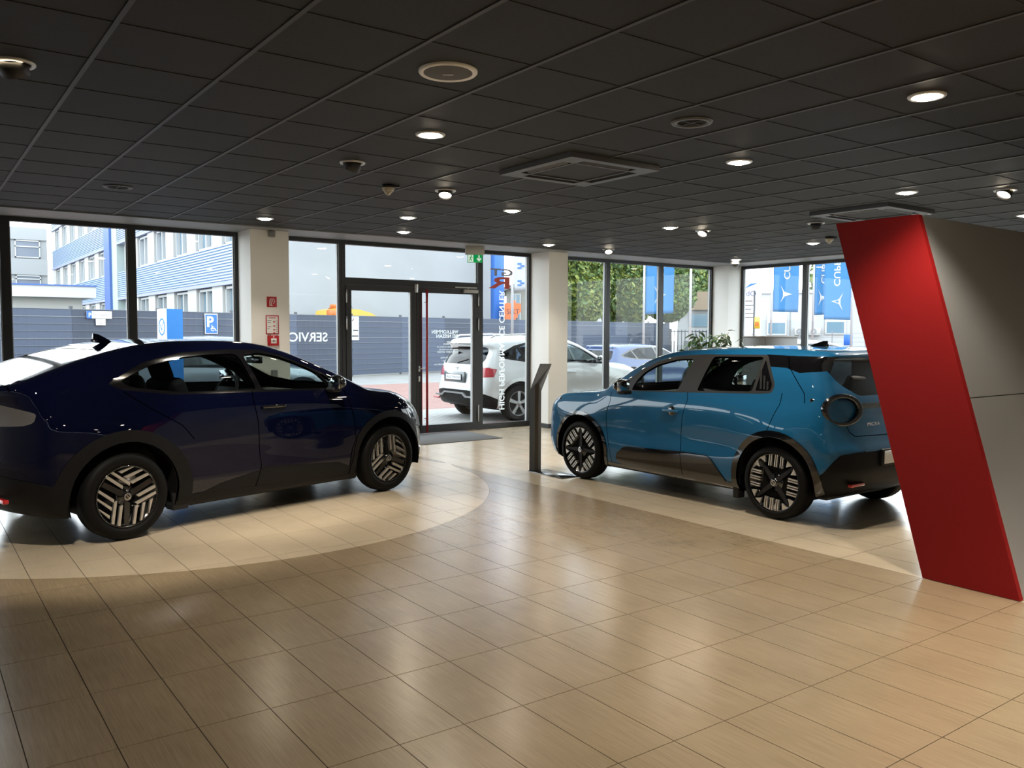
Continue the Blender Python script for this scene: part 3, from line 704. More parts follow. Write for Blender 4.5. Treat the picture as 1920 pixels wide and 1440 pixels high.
def steering(root, x, y, z):
    n = 28; c = Vector((x, y, z)); M0 = T(x, y, z) @ R(-1.15, 'Y'); m = MB()
    m.tube([M0 @ Vector((0.18*math.cos(2*PI*i/n), 0.18*math.sin(2*PI*i/n), 0)) for i in range(n+1)], 0.017, 8, cap=False); m.rbox(-0.07, 0.07, -0.16, 0.16, -0.02, 0.015, 0.012, 2, M0)
    return m.build('steering_wheel', M_TRIM, root)
def mirror(root, x, y, z, side, m, sc=1.0):
    bm = bmesh.new(); bmesh.ops.create_uvsphere(bm, u_segments=20, v_segments=12, radius=1.0)
    for v in bm.verts:
        p = v.co; px = p.x*0.085*sc; py = p.y*0.105*sc; pz = p.z*0.078*sc
        if p.x < 0: px *= 0.35
        v.co = (px, py, pz*(1.0 if p.z > 0 else 0.8))
    me = bpy.data.meshes.new('door_mirror'); bm.to_mesh(me); bm.free(); me.polygons.foreach_set('use_smooth', [True]*len(me.polygons)); me.materials.append(m)
    o = bpy.data.objects.new('door_mirror', me); COL.objects.link(o); o.parent = root; o.location = (x, y*side, z)
    MB().rbox(-0.05, 0.05, -0.11, 0.02, -0.085, -0.045, 0.015, 2, Matrix.Diagonal((1, side, 1, 1))).build('mirror_foot', M_PLAS, o)
    MB().rbox(-0.034, -0.026, -0.085, 0.085, -0.05, 0.065, 0.003, 1).build('mirror_glass', M_CHR, o)
    return o
def shark_fin(root, x, z, m, L=0.20, H=0.075, slope=0.0):
    v = []; f = []; n = 6
    prof = [(-0.5, 0.0, 0.020), (-0.5, 0.5, 0.013), (-0.5, 0.97, 0.006), (-0.30, 0.95, 0.006), (-0.05, 0.72, 0.009), (0.25, 0.36, 0.014), (0.5, 0.0, 0.010)]
    for a, b, w in prof:
        for s_ in (-1, 1): v.append((a*L, s_*w, b*H)); v.append((a*L, s_*(w+0.014), 0.0))
    for i in range(len(prof)-1):
        k = i*4; q = k+4
        f += [(k, q, q+2, k+2), (k+1, q+1, q, k), (k+3, k+2, q+2, q+3)]
    f.append((0, 1, 3, 2))
    return MB().add(v, f, True, T(x, 0, z) @ R(slope, 'Y')).build('antenna_fin', m, root)
def place(root, rw, heading):
    root.location = (rw[0], rw[1], 0); root.rotation_euler = (0, 0, heading)
# ------------------------------------------------------------------ dark blue coupe-SUV
M_NAVY = mat('navy_paint', (0.0014, 0.0022, 0.011), 0.5, metal=0.0, coat=1.0, coat_rough=0.015, spec=0.0)
M_CLAD = mat('matte_cladding', (0.006, 0.006, 0.0065), 0.5, spec=0.15)
M_LAMPD = mat('smoked_lamp', (0.09, 0.085, 0.085), 0.12, coat=1.0)
M_LRED = mat('red_reflector', (0.45, 0.012, 0.015), 0.2, coat=1.0)
WB1 = 2.70
sp1 = dict(paint=M_NAVY, ext=(-0.95, 3.65, 0.95, 0.12, 1.60), crown=0.022, tumble=0.34, tumble2=0.16, kb=0.028, kr=0.13, kf=0.13, kt=0.06,
    top=[(-1.1, 1.09), (-0.85, 1.185), (-0.7, 1.24), (-0.5, 1.315), (-0.2, 1.418), (0.1, 1.495), (0.3, 1.532), (0.6, 1.556), (0.9, 1.558), (1.2, 1.545), (1.4, 1.520), (1.6, 1.468), (1.8, 1.397), (2.0, 1.318), (2.2, 1.232), (2.4, 1.140), (2.55, 1.075), (2.7, 1.045), (3.0, 1.015), (3.2, 0.975), (3.35, 0.915), (3.5, 0.81), (3.7, 0.62)],
    front=[(0.1, 3.35), (0.2, 3.44), (0.3, 3.52), (0.45, 3.56), (0.6, 3.56), (0.7, 3.54), (0.8, 3.49), (0.9, 3.40), (1.1, 3.1), (1.6, 2.6)],
    rear=[(0.1, -0.62), (0.25, -0.71), (0.35, -0.78), (0.5, -0.82), (0.66, -0.835), (0.8, -0.82), (0.95, -0.81), (1.1, -0.82), (1.19, -0.84), (1.3, -0.86), (1.6, -0.9)],
    plan=[(-0.95, 0.70), (-0.7, 0.80), (-0.4, 0.862), (0.0, 0.885), (0.5, 0.882), (1.2, 0.876), (2.0, 0.876), (2.5, 0.880), (2.9, 0.872), (3.2, 0.835), (3.4, 0.785), (3.6, 0.72)],
    sec=[(0.05, -0.10), (0.2, -0.045), (0.32, -0.012), (0.42, 0.002), (0.55, 0.002), (0.70, 0.004), (0.85, 0.002), (0.97, -0.014), (1.05, -0.035), (1.15, -0.06), (1.6, -0.1)],
    belt=[(-1, 1.13), (0.0, 1.125), (0.8, 1.11), (1.3, 1.095), (2.0, 1.075), (2.6, 1.04), (3.6, 1.02)],
    gh=[(-0.95, 0.74), (-0.6, 0.79), (-0.2, 0.826), (0.4, 0.842), (1.2, 0.848), (2.0, 0.842), (2.6, 0.84), (3.6, 0.82)],
    bot=[(-0.9, 0.30), (-0.5, 0.235), (0.4, 0.175), (2.3, 0.175), (3.1, 0.20), (3.6, 0.24)],
    bulge=[(0.0, 0.66, 0.42, 0.22, 0.034), (WB1, 0.66, 0.40, 0.22, 0.030)], nose=(0.42, 2.6), tail=(0.26, 2.8))
car1 = tag(empty('coupe_suv'), 'glossy midnight blue coupe suv with black arches on the pale circle', 'car')
R1 = 0.342
archr = arc(0.0, 0.345, 0.425, -35, 215, 26); archf = arc(WB1, 0.345, 0.42, -35, 215, 26)
outr = arc(0.0, 0.345, 0.515, -30, 210, 26, 1.06); outf = arc(WB1, 0.345, 0.485, -30, 210, 26, 1.03)
wf1 = round_poly([(2.02, 1.088), (1.255, 1.108), (1.125, 1.418), (1.30, 1.432), (1.47, 1.405), (1.66, 1.338), (1.86, 1.252)], 0.04)
wr1 = round_poly([(1.20, 1.108), (0.46, 1.128), (0.08, 1.185), (0.00, 1.235), (0.25, 1.345), (0.55, 1.410), (0.80, 1.428), (1.07, 1.430)], 0.05)
wq1 = [(2.115, 1.085), (2.05, 1.088), (1.90, 1.235), (1.95, 1.215)]
sur1 = round_poly([(2.20, 1.068), (1.2, 1.090), (0.42, 1.108), (0.02, 1.165), (-0.10, 1.215), (0.2, 1.372), (0.55, 1.448), (1.0, 1.470), (1.34, 1.462), (1.55, 1.405), (1.80, 1.305), (2.05, 1.185)], 0.03)
low1 = [(0.40, 0.10), (0.40, 0.275), (0.66, 0.285), (0.80, 0.335), (1.20, 0.405), (1.24, 0.425), (1.72, 0.395), (2.06, 0.372), (2.25, 0.30), (2.36, 0.30), (2.36, 0.10)]
sill1 = [(0.36, 0.10), (0.36, 0.278), (0.74, 0.272), (1.15, 0.262), (1.70, 0.243), (2.36, 0.232), (2.36, 0.10)]
bmp1 = [(-1.0, 0.60), (-0.88, 0.59), (-0.79, 0.565), (-0.70, 0.54), (-0.45, 0.465), (-0.30, 0.46), (-0.30, 0.05), (-1.0, 0.05)]
g1 = strip([(1.15, 1.10), (1.148, 1.00), (1.175, 0.83), (1.182, 0.58), (1.20, 0.44), (1.155, 0.265)], 0.008)+strip([(2.16, 1.06), (2.24, 0.80), (2.262, 0.56), (2.222, 0.355), (2.20, 0.245)], 0.008)+strip([(0.02, 1.15), (0.20, 1.02), (0.46, 0.86), (0.56, 0.74)], 0.007)
hd1 = round_poly([(3.05, 0.90), (3.30, 0.80), (3.46, 0.70), (3.60, 0.66), (3.60, 0.80), (3.40, 0.90), (3.2, 0.93)], 0.02)
reg1 = [
    dict(name='hole', view='side', polys=[archr, archf], mat=None, any=True, where=lambda C, N: C[:, 1] > 0.52),
    dict(name='gap', view='side', polys=g1, mat=None),
    dict(name='front_side_window', view='side', polys=[wf1], mat=M_CGL, off=-0.004, split=True, glass=True, where=lambda C, N: N[:, 1] > 0.4),
    dict(name='quarter_light', view='side', polys=[wq1], mat=M_CGL, off=-0.004, split=True, glass=True, where=lambda C, N: N[:, 1] > 0.4),
    dict(name='rear_side_window', view='side', polys=[wr1], mat=M_CGT, off=-0.004, split=True, glass=True, where=lambda C, N: N[:, 1] > 0.4),
    dict(name='window_surround', view='side', polys=[sur1], mat=M_GLOSS, off=-0.001, split=True, where=lambda C, N: N[:, 1] > 0.4),
    dict(name='windscreen', view='top', polys=[round_poly([(2.50, -0.2), (2.49, 0.40), (2.36, 0.68), (1.62, 0.56), (1.49, 0.40), (1.45, -0.2)], 0.06)], mat=M_CGL, off=-0.003, glass=True, where=lambda C, N: (N[:, 2] > 0.3) & (C[:, 2] > 1.0)),
    dict(name='roof_glass', view='top', polys=[round_poly([(1.30, -0.2), (1.30, 0.44), (0.42, 0.44), (0.42, -0.2)], 0.05)], mat=M_GLOSS, off=0.0, where=lambda C, N: C[:, 2] > 1.3),
    dict(name='rear_window', view='top', polys=[round_poly([(0.02, -0.2), (0.02, 0.50), (-0.10, 0.56), (-0.62, 0.60), (-0.66, -0.2)], 0.05)], mat=M_GLOSS, off=-0.003, where=lambda C, N: (C[:, 2] > 1.15)),
    dict(name='gap', view='top', polys=strip([(0.14, -0.1), (0.14, 0.52), (0.05, 0.60)], 0.010)+strip([(2.56, -0.1), (2.55, 0.45), (2.42, 0.76)], 0.012)+strip([(-0.72, -0.1), (-0.72, 0.62)], 0.008), mat=None, where=lambda C, N: C[:, 2] > 0.95),
    dict(name='rear_lamp', view='side', polys=[round_poly([(-0.60, 1.02), (-0.615, 0.955), (-0.66, 0.93), (-0.95, 0.90), (-0.95, 1.15), (-0.80, 1.10)], 0.02)], mat=M_LAMPD, off=0.002, split=True),
    dict(name='rear_lamp_bar', view='rear', polys=[[(-0.2, 0.96), (0.72, 0.93), (0.72, 1.09), (-0.2, 1.06)]], mat=M_LAMPD, off=0.002, split=True, where=lambda C, N: (N[:, 1] <= 0.2) & (C[:, 0] < -0.6)),
    dict(name='headlamp', view='side', polys=[hd1], mat=M_GLOSS, off=0.001, split=True),
    dict(name='wheel_arch_trim', view='side', polys=[outr, outf], mat=M_CLAD, off=0.006, split=True, flange=0.03, where=lambda C, N: C[:, 2] < 0.9),
    dict(name='sill_trim', view='side', polys=[sill1], mat=M_CLAD, off=0.004, split=True, flange=0.02),
    dict(name='door_cladding', view='side', polys=[low1], mat=M_CLAD, off=0.003, split=True),
    dict(name='rear_bumper_trim', view='side', polys=[bmp1], mat=M_CLAD, off=0.004, any=True, where=lambda C, N: C[:, 0] < -0.25),
    dict(name='underbody', mat=M_WELL, level=lambda P: P[:, 2]-0.215, where=lambda C, N: N[:, 2] < -0.3, flange=None),
]
P1 = build_car(car1, sp1, reg1, 0.025)
for x, sp_ in ((0.0, 2.47), (WB1, 1.66)):
    for sd in (-1, 1):
        wheel(car1, x, sd, 'triple', R1, 0.243, 0.892, spin=sp_); wheel_well(car1, x, sd, 0.345, 0.60, 0.87, 0.43)
cabin(car1, 1.95, 1.05, 0.15, 0.62, 0.36, 1.02, 0.70); steering(car1, 1.62, 0.37, 1.0)
for sd in (-1, 1):
    mirror(car1, 1.985, 0.945, 1.14, sd, M_GLOSS)
    MB().rbox(1.22, 1.46, -0.014, 0.014, 0.945, 0.972, 0.010, 2, T(0, sd*0.882, 0)).build('door_handle', M_GLOSS, car1)
    MB().rbox(0.39, 0.53, -0.06, 0.06, 0.16, 0.30, 0.01, 2, T(0, sd*0.78, 0)).build('mud_flap', M_PLAS, car1)
shark_fin(car1, 0.25, 1.515, M_NAVY, 0.21, 0.075, 0.16)
MB().rbox(-0.02, 0.02, -0.12, 0.12, -0.035, 0.035, 0.012, 2, T(1.72, 0, 1.345)).tube([(1.72, 0, 1.37), (1.66, 0, 1.42)], 0.012, 8).build('interior_mirror', M_GLOSS, car1)
MB().rbox(-0.86, -0.835, -0.26, 0.26, 0.50, 0.61, 0.004, 1).build('number_plate', M_PAPER, car1)
for sd in (-1, 1): MB().rbox(-0.80, -0.76, sd*0.56-0.11, sd*0.56+0.11, 0.37, 0.40, 0.008, 2).build('rear_reflector', M_LRED, car1)
for sd in (-1, 1): MB().rbox(3.27, 3.335, sd*0.60-0.10, sd*0.60+0.10, 0.29, 0.40, 0.025, 2).build('front_bumper_corner', M_ALU, car1)
hd = Vector((2.605, 0.666, 0)).normalized(); n_out = Vector((hd.y, -hd.x, 0))     # outward on the visible right-hand side
c1 = Vector((1.349, 7.002, 0))+hd*0.03-n_out*0.862
car1.location = c1; car1.rotation_euler = (0, 0, math.atan2(hd.y, hd.x))

# ------------------------------------------------------------------ blue hatchback
M_BLUE = mat('teal_blue_paint', (0.006, 0.098, 0.225), 0.4, metal=0.0, coat=1.0, coat_rough=0.015, spec=0.15)
M_GREYT = mat('grey_trim', (0.026, 0.0255, 0.025), 0.45, spec=0.3)
WB2 = 2.54
sp2 = dict(paint=M_BLUE, ext=(-0.72, 3.42, 0.92, 0.12, 1.56), crown=0.025, tumble=0.30, tumble2=0.10, kb=0.03, kr=0.085, kf=0.08, kt=0.09,
    top=[(-0.9, 1.40), (-0.62, 1.455), (-0.45, 1.475), (-0.25, 1.492), (0.0, 1.503), (0.4, 1.508), (0.9, 1.497), (1.2, 1.475), (1.4, 1.447), (1.55, 1.413), (1.7, 1.36), (1.85, 1.285), (2.0, 1.197), (2.15, 1.105), (2.27, 1.035), (2.4, 1.008), (2.6, 0.990), (2.85, 0.966), (3.05, 0.942), (3.17, 0.910), (3.27, 0.845), (3.36, 0.75), (3.5, 0.6)],
    front=[(0.1, 3.12), (0.2, 3.20), (0.3, 3.28), (0.42, 3.33), (0.6, 3.33), (0.72, 3.31), (0.82, 3.27), (0.9, 3.19), (1.0, 3.05), (1.6, 2.4)],
    rear=[(0.1, -0.48), (0.25, -0.545), (0.38, -0.615), (0.5, -0.645), (0.62, -0.645), (0.72, -0.615), (0.85, -0.585), (1.0, -0.565), (1.1, -0.54), (1.25, -0.475), (1.38, -0.44), (1.44, -0.49), (1.6, -0.50)],
    plan=[(-0.72, 0.80), (-0.5, 0.845), (-0.2, 0.862), (0.3, 0.862), (1.0, 0.852), (2.0, 0.852), (2.4, 0.856), (2.8, 0.852), (3.05, 0.832), (3.2, 0.80), (3.42, 0.74)],
    sec=[(0.05, -0.08), (0.2, -0.035), (0.3, -0.004), (0.45, 0.0), (0.60, -0.010), (0.75, 0.0), (0.88, 0.004), (0.955, -0.004), (1.02, -0.03), (1.10, -0.05), (1.6, -0.1)],
    belt=[(-0.7, 1.125), (0.1, 1.092), (0.9, 1.056), (1.7, 1.012), (2.1, 0.985), (2.4, 0.95), (3.4, 0.92)],
    gh=[(-0.72, 0.70), (-0.45, 0.775), (-0.1, 0.812), (0.6, 0.826), (1.5, 0.826), (2.2, 0.82), (3.4, 0.80)],
    bot=[(-0.7, 0.32), (-0.45, 0.25), (0.4, 0.185), (2.2, 0.185), (2.9, 0.20), (3.4, 0.23)],
    bulge=[(0.0, 0.66, 0.42, 0.22, 0.036), (WB2, 0.66, 0.40, 0.22, 0.030)], nose=(0.23, 3.4), tail=(0.15, 3.4))
car2 = tag(empty('hatchback'), 'teal blue small hatchback with black arches beside the red panel', 'car')
R2 = 0.325
ar2 = arc(0.0, 0.33, 0.395, -40, 220, 26); af2 = arc(WB2, 0.33, 0.39, -40, 220, 26)
or2 = arc(0.0, 0.33, 0.452, -30, 210, 26, 1.0); of2 = arc(WB2, 0.33, 0.430, -30, 210, 26, 1.0)
fw2 = round_poly([(1.80, 1.030), (1.165, 1.062), (1.035, 1.372), (1.26, 1.362), (1.50, 1.300), (1.66, 1.218), (1.755, 1.120)], 0.035)
rw2 = round_poly([(0.925, 1.072), (0.285, 1.103), (0.232, 1.412), (0.80, 1.402)], 0.03)
qw2 = round_poly([(0.25, 1.110), (0.095, 1.118), (0.085, 1.175), (0.205, 1.390)], 0.02)
su2 = round_poly([(2.03, 1.012), (1.10, 1.048), (0.20, 1.088), (0.075, 1.100), (0.055, 1.175), (0.195, 1.432), (0.95, 1.420), (1.28, 1.395), (1.52, 1.330), (1.70, 1.245), (1.88, 1.125)], 0.03)
cp2 = [(0.215, 1.436), (0.175, 1.330), (-0.02, 1.325), (-0.16, 1.285), (-0.33, 1.30), (-0.62, 1.34), (-0.62, 1.425), (0.0, 1.43)]
md2 = round_poly([(1.975, 0.285), (1.965, 0.356), (1.845, 0.442), (1.02, 0.476), (0.75, 0.474), (0.70, 0.448), (0.54, 0.290), (0.52, 0.255), (0.76, 0.262), (1.90, 0.250)], 0.03)
sl2 = [(0.38, 0.10), (0.38, 0.262), (0.80, 0.258), (1.9, 0.245), (2.16, 0.25), (2.16, 0.10)]
bp2 = [(-0.8, 0.655), (-0.655, 0.648), (-0.555, 0.615), (-0.47, 0.47), (-0.415, 0.425), (-0.30, 0.405), (-0.30, 0.05), (-0.8, 0.05)]
g2 = strip([(2.09, 0.99), (2.078, 0.905), (2.122, 0.757), (2.120, 0.589), (2.085, 0.425), (2.05, 0.25)], 0.007)+strip([(1.035, 1.055), (1.012, 0.976), (1.06, 0.811), (1.082, 0.637), (1.078, 0.474), (1.05, 0.25)], 0.007)+strip([(-0.03, 1.105), (-0.026, 1.006), (0.011, 0.913), (0.06, 0.772)], 0.007)
g2b = strip([(-0.02, 1.418), (-0.055, 1.329), (-0.16, 1.21), (-0.245, 1.114), (-0.262, 1.037)], 0.007)
hd2 = round_poly([(2.90, 0.868), (2.96, 0.905), (3.10, 0.895), (3.35, 0.86), (3.35, 0.80), (3.10, 0.845)], 0.012)
reg2 = [
    dict(name='hole', view='side', polys=[ar2, af2], mat=None, any=True, where=lambda C, N: C[:, 1] > 0.50),
    dict(name='gap', view='side', polys=g2+g2b, mat=None),
    dict(name='front_side_window', view='side', polys=[fw2], mat=M_CGL, off=-0.006, split=True, glass=True, where=lambda C, N: N[:, 1] > 0.4),
    dict(name='rear_side_window', view='side', polys=[rw2], mat=M_CGT, off=-0.006, split=True, glass=True, where=lambda C, N: N[:, 1] > 0.4),
    dict(name='handle_panel', view='side', polys=[qw2], mat=M_GLOSS, off=-0.008, split=True, where=lambda C, N: N[:, 1] > 0.4),
    dict(name='window_surround', view='side', polys=[su2], mat=M_GREYT, off=0.001, split=True, where=lambda C, N: N[:, 1] > 0.4),
    dict(name='pillar_trim', view='side', polys=[cp2], mat=M_GLOSS, off=0.0, split=True, where=lambda C, N: (N[:, 1] > 0.35)),
    dict(name='windscreen', view='top', polys=[round_poly([(2.22, -0.2), (2.20, 0.40), (2.10, 0.68), (1.56, 0.60), (1.46, 0.42), (1.43, -0.2)], 0.06)], mat=M_CGL, off=-0.003, glass=True, where=lambda C, N: (N[:, 2] > 0.3) & (C[:, 2] > 0.98)),
    dict(name='roof_glass', view='top', polys=[round_poly([(1.10, -0.2), (1.10, 0.40), (0.30, 0.40), (0.30, -0.2)], 0.05)], mat=M_GLOSS, off=0.0, where=lambda C, N: C[:, 2] > 1.3),
    dict(name='gap', view='top', polys=strip([(2.32, -0.1), (2.31, 0.45), (2.22, 0.72)], 0.012), mat=None, where=lambda C, N: C[:, 2] > 0.93),
    dict(name='rear_window', view='rear', polys=[round_poly([(-0.2, 1.098), (0.44, 1.098), (0.60, 1.19), (0.68, 1.30), (0.69, 1.40), (-0.2, 1.40)], 0.05)], mat=M_CGD, off=-0.004, glass=True, where=lambda C, N: (C[:, 0] < -0.30) & (C[:, 2] > 1.05)),
    dict(name='tailgate_band', view='rear', polys=[[(-0.2, 0.990), (0.52, 0.990), (0.52, 1.035), (-0.2, 1.035)]], mat=M_GLOSS, off=0.002, where=lambda C, N: C[:, 0] < -0.40),
    dict(name='gap', view='rear', polys=strip([(0.62, 0.86), (0.60, 0.80), (0.55, 0.765), (-0.1, 0.755)], 0.007), mat=None, where=lambda C, N: C[:, 0] < -0.40),
    dict(name='headlamp', view='side', polys=[hd2], mat=M_GLOSS, off=0.001, split=True),
    dict(name='wheel_arch_trim', view='side', polys=[or2, of2], mat=M_GLOSS, off=0.008, split=True, flange=0.03, where=lambda C, N: C[:, 2] < 0.85),
    dict(name='door_cladding', view='side', polys=[md2], mat=M_GLOSS, off=0.010, split=True, flange=0.02),
    dict(name='sill_trim', view='side', polys=[sl2], mat=M_GLOSS, off=0.004, split=True, flange=0.02),
    dict(name='rear_bumper_trim', view='side', polys=[bp2], mat=M_CLAD, off=0.005, any=True, where=lambda C, N: C[:, 0] < -0.22),
    dict(name='underbody', mat=M_WELL, level=lambda P: P[:, 2]-0.225, where=lambda C, N: N[:, 2] < -0.3, flange=None),
]
P2 = build_car(car2, sp2, reg2, 0.025)
for x, sp_ in ((0.0, 0.10), (WB2, PI/4)):
    for sd in (-1, 1):
        wheel(car2, x, sd, 'cross', R2, 0.258, 0.872, spin=sp_); wheel_well(car2, x, sd, 0.33, 0.58, 0.845, 0.40)
cabin(car2, 1.72, 0.85, 0.02, 0.60, 0.35, 0.985, 0.68); steering(car2, 1.36, 0.36, 0.98)
for sd in (-1, 1):
    mirror(car2, 1.80, 0.955, 1.075, sd, M_GLOSS, 0.92)
    hb = MB().rbox(1.10, 1.30, -0.016, 0.016, 0.850, 0.874, 0.010, 2, T(0, sd*0.868, 0)).build('door_handle', M_BLUE, car2)
    MB().lathe([(0.0, -0.001), (0.046, 0.001), (0.05, -0.006)], 20, T(1.20, sd*0.857, 0.862) @ R(-PI/2*sd, 'X')).build('handle_cup', M_GLOSS, hb)
    for k in range(3): MB().box(0.115+k*0.035, 0.135+k*0.035, -0.003, 0.003, 1.13, 1.20+k*0.05, T(0, sd*0.80, 0)).build('handle_slat', M_GREYT, car2)
    # round rear lamp: black ring, body-coloured centre, stub bar
    lp = Vector((-0.500, sd*0.640, 0.985)); nrm = Vector((-0.88, sd*0.47, 0.05)).normalized()
    Q = nrm.to_track_quat('Z', 'Y').to_matrix().to_4x4(); ML = Matrix.Translation(lp) @ Q @ Matrix.Diagonal((1.34, 1.0, 1.0, 1.0))
    lr = MB().lathe([(0.098, -0.05), (0.098, 0.012), (0.104, 0.026), (0.118, 0.032), (0.132, 0.026), (0.138, 0.010), (0.138, -0.06)], 44, ML).build('rear_lamp', M_GLOSS, car2)
    MB().lathe([(0.0, 0.008), (0.06, 0.007), (0.092, 0.002), (0.098, -0.02)], 36, ML).build('lamp_centre', M_BLUE, lr)
    MB().rbox(-0.016, 0.016, -0.016, 0.016, 0.0, 0.14, 0.008, 2, Matrix.Translation(lp+Vector((0.07, sd*0.105, 0.066))) @ Vector((0.70, sd*0.30, 0.06)).normalized().to_track_quat('Z', 'Y').to_matrix().to_4x4()).build('lamp_stub', M_GLOSS, lr)
    MB().rbox(-0.615, -0.575, sd*0.55-0.10, sd*0.55+0.10, 0.345, 0.372, 0.006, 2, T(0, 0, 0)).build('rear_reflector', M_LRED, car2)
    MB().rbox(0.39, 0.45, -0.05, 0.05, 0.12, 0.30, 0.008, 2, T(0, sd*0.79, 0)).build('mud_flap', M_PLAS, car2)
shark_fin(car2, 0.16, 1.497, M_GLOSS, 0.20, 0.062, 0.0)
MB().rbox(-0.02, 0.02, -0.12, 0.12, -0.035, 0.035, 0.012, 2, T(1.42, 0, 1.31)).tube([(1.42, 0, 1.33), (1.38, 0, 1.40)], 0.012, 8).build('interior_mirror', M_GLOSS, car2)
npl = MB().rbox(-0.672, -0.640, -0.285, 0.285, 0.50, 0.645, 0.006, 1).build('plate_holder', M_PLAS, car2)
MB().rbox(-0.678, -0.672, -0.26, 0.26, 0.52, 0.63, 0.002, 1).build('number_plate', M_PAPER, npl)
M_LETG = mat('pale_letters', (0.55, 0.56, 0.57), 0.35, metal=0.4)
text('badge_letters', 'NISSAN', 0.048, M_LETG, car2, frame((-0.578, 0.185, 0.996), (0, -1, 0), (0, 0, 1)), 'LEFT', 0.002, 1.0, 0.0, 0.37)
text('badge_letters', 'MICRA', 0.042, M_CHR, car2, frame((-0.588, 0.40, 0.845), (0, -1, 0), (0, 0, 1)), 'LEFT', 0.002, 1.0, 0.0, 0.19)
hd = Vector((-0.043, 2.556, 0)).normalized(); n_out = Vector((-hd.y, hd.x, 0))
c2 = Vector((6.141, 4.469, 0))+hd*0.095-n_out*0.842
car2.location = c2; car2.rotation_euler = (0, 0, math.atan2(hd.y, hd.x))
# ------------------------------------------------------------------ slanted display wall with the red end panel
SY0, SY1, SH, SX = 2.262, 2.867, 2.41, 5.455        # bottom edges in Y, height, red face in X
SL = 0.715                                          # lean towards the glass front over the full height
M_REDP = mat('red_panel', (0.20, 0.0045, 0.0048), 0.6, spec=0.2, noise=(60, 0.05))
M_GREYM = mat('satin_grey_panel', (0.30, 0.30, 0.295), 0.34, metal=0.3, spec=0.5)
sw = tag(empty('slanted_display_wall', (SX, SY0, 0)), 'tall leaning display wall with red end panel and grey sides', 'display wall')
def para(z0, z1, x0, x1, m, name, i0=0.0, i1=0.0):
    q = lambda z: SL*z/SH
    P = [(i0+q(z0), z0), (SY1-SY0-i1+q(z0), z0), (SY1-SY0-i1+q(z1), z1), (i0+q(z1), z1)]
    return MB().prism(P, x0, x1, 'x').build(name, m, sw)
rp = para(0.003, SH, 0.0, 0.045, M_REDP, 'red_end_panel'); rp['label'] = 'matte red leaning end panel'
para(0.003, 1.212, 0.045, 3.2, M_GREYM, 'lower_side_panel', 0.012, 0.012); para(1.218, SH-0.004, 0.045, 3.2, M_GREYM, 'upper_side_panel', 0.012, 0.012)
para(1.2, 1.23, 0.05, 3.19, M_BASE, 'joint', 0.018, 0.018)

# ------------------------------------------------------------------ entrance mat
tag(MB().rbox(4.95, 7.455, 10.53, 11.66, 0.0, 0.009, 0.003, 1).build('entrance_mat', mat('mat_fibre', (0.115, 0.118, 0.12), 0.95, noise=(140, 0.45), bump=(220, 0.6))), 'flat grey fibre entrance mat in front of the glass door', 'mat')

# ------------------------------------------------------------------ information stele by the blue car
M_STEEL = mat('brushed_dark_steel', (0.23, 0.235, 0.24), 0.22, metal=1.0)
M_STIN = mat('stele_inner', (0.13, 0.12, 0.11), 0.35, metal=0.8)
st = tag(empty('information_stele', (5.97, 7.78, 0)), 'slim metal information stele with a tilted head and floor plate', 'stele')
M_STEEL2 = mat('stele_sheet', (0.30, 0.325, 0.35), 0.3, metal=0.25)
M_STIN = mat('stele_inner', (0.15, 0.135, 0.115), 0.45, metal=0.4)
wd, dp, up = Vector((0.81, -0.586, 0)), Vector((0.586, 0.81, 0)), Vector((0, 0, 1))    # across and into the channel
def sheet(P, name, m, t=0.004, d=dp):
    P = [Vector(p) for p in P]; n = len(P); v = [tuple(p) for p in P]+[tuple(p+d*t) for p in P]
    f = [tuple(range(n)), tuple(range(2*n-1, n-1, -1))]+[(i, i+n, (i+1) % n+n, (i+1) % n) for i in range(n)]
    return MB().add(v, f).build(name, m, st)
lx, rx, zb, zt, le = wd*-0.068, wd*0.068, 0.945, 1.262, wd*0.122+dp*0.05
ml, mr = wd*-0.004+dp*0.05, wd*0.036+dp*0.05
sheet([lx, ml, ml+up*(zb+0.06), lx+up*zb], 'channel_side', M_STEEL2); sheet([ml, mr, mr+up*(zb+0.10), ml+up*(zb+0.06)], 'channel_web', M_STIN); sheet([mr, rx, rx+up*zb, mr+up*(zb+0.10)], 'channel_front', M_STEEL2)
sheet([lx+up*zb, ml+up*(zb+0.06), mr+up*(zb+0.10), rx+up*zb, rx+le+up*zt, lx+le+up*zt], 'tilted_head', M_STEEL2, 0.006)
MB().rbox(-0.07, 0.20, -0.58, 0.05, 0.0, 0.008, 0.003, 1).build('floor_plate', M_STEEL, st)

# ------------------------------------------------------------------ cabinet and plants by the corner column
cb = tag(empty('display_cabinet', (12.2, 9.32, 0)), 'tall grey cabinet beside the plant at the side windows', 'cabinet')
MB().rbox(0.0, 0.91, 0.0, 0.48, 0.02, 1.555, 0.006, 1).build('body', mat('cabinet_grey', (0.19, 0.18, 0.165), 0.5), cb)
MB().rbox(-0.012, 0.0, 0.01, 0.47, 0.05, 1.55, 0.003, 1).build('side_panel', mat('cabinet_light', (0.27, 0.275, 0.275), 0.5), cb)
MB().rbox(-0.015, 0.92, -0.012, 0.49, 1.553, 1.578, 0.004, 1).build('top', mat('cabinet_top', (0.24, 0.225, 0.21), 0.5), cb)
M_LEAF = mat('ficus_leaf', (0.075, 0.155, 0.035), 0.38, noise=(3, 0.45))
M_STEM = mat('plant_stem', (0.13, 0.10, 0.06), 0.8)
M_POT = mat('pale_planter', (0.50, 0.49, 0.46), 0.55)
lf = bpy.data.meshes.new('leaf')
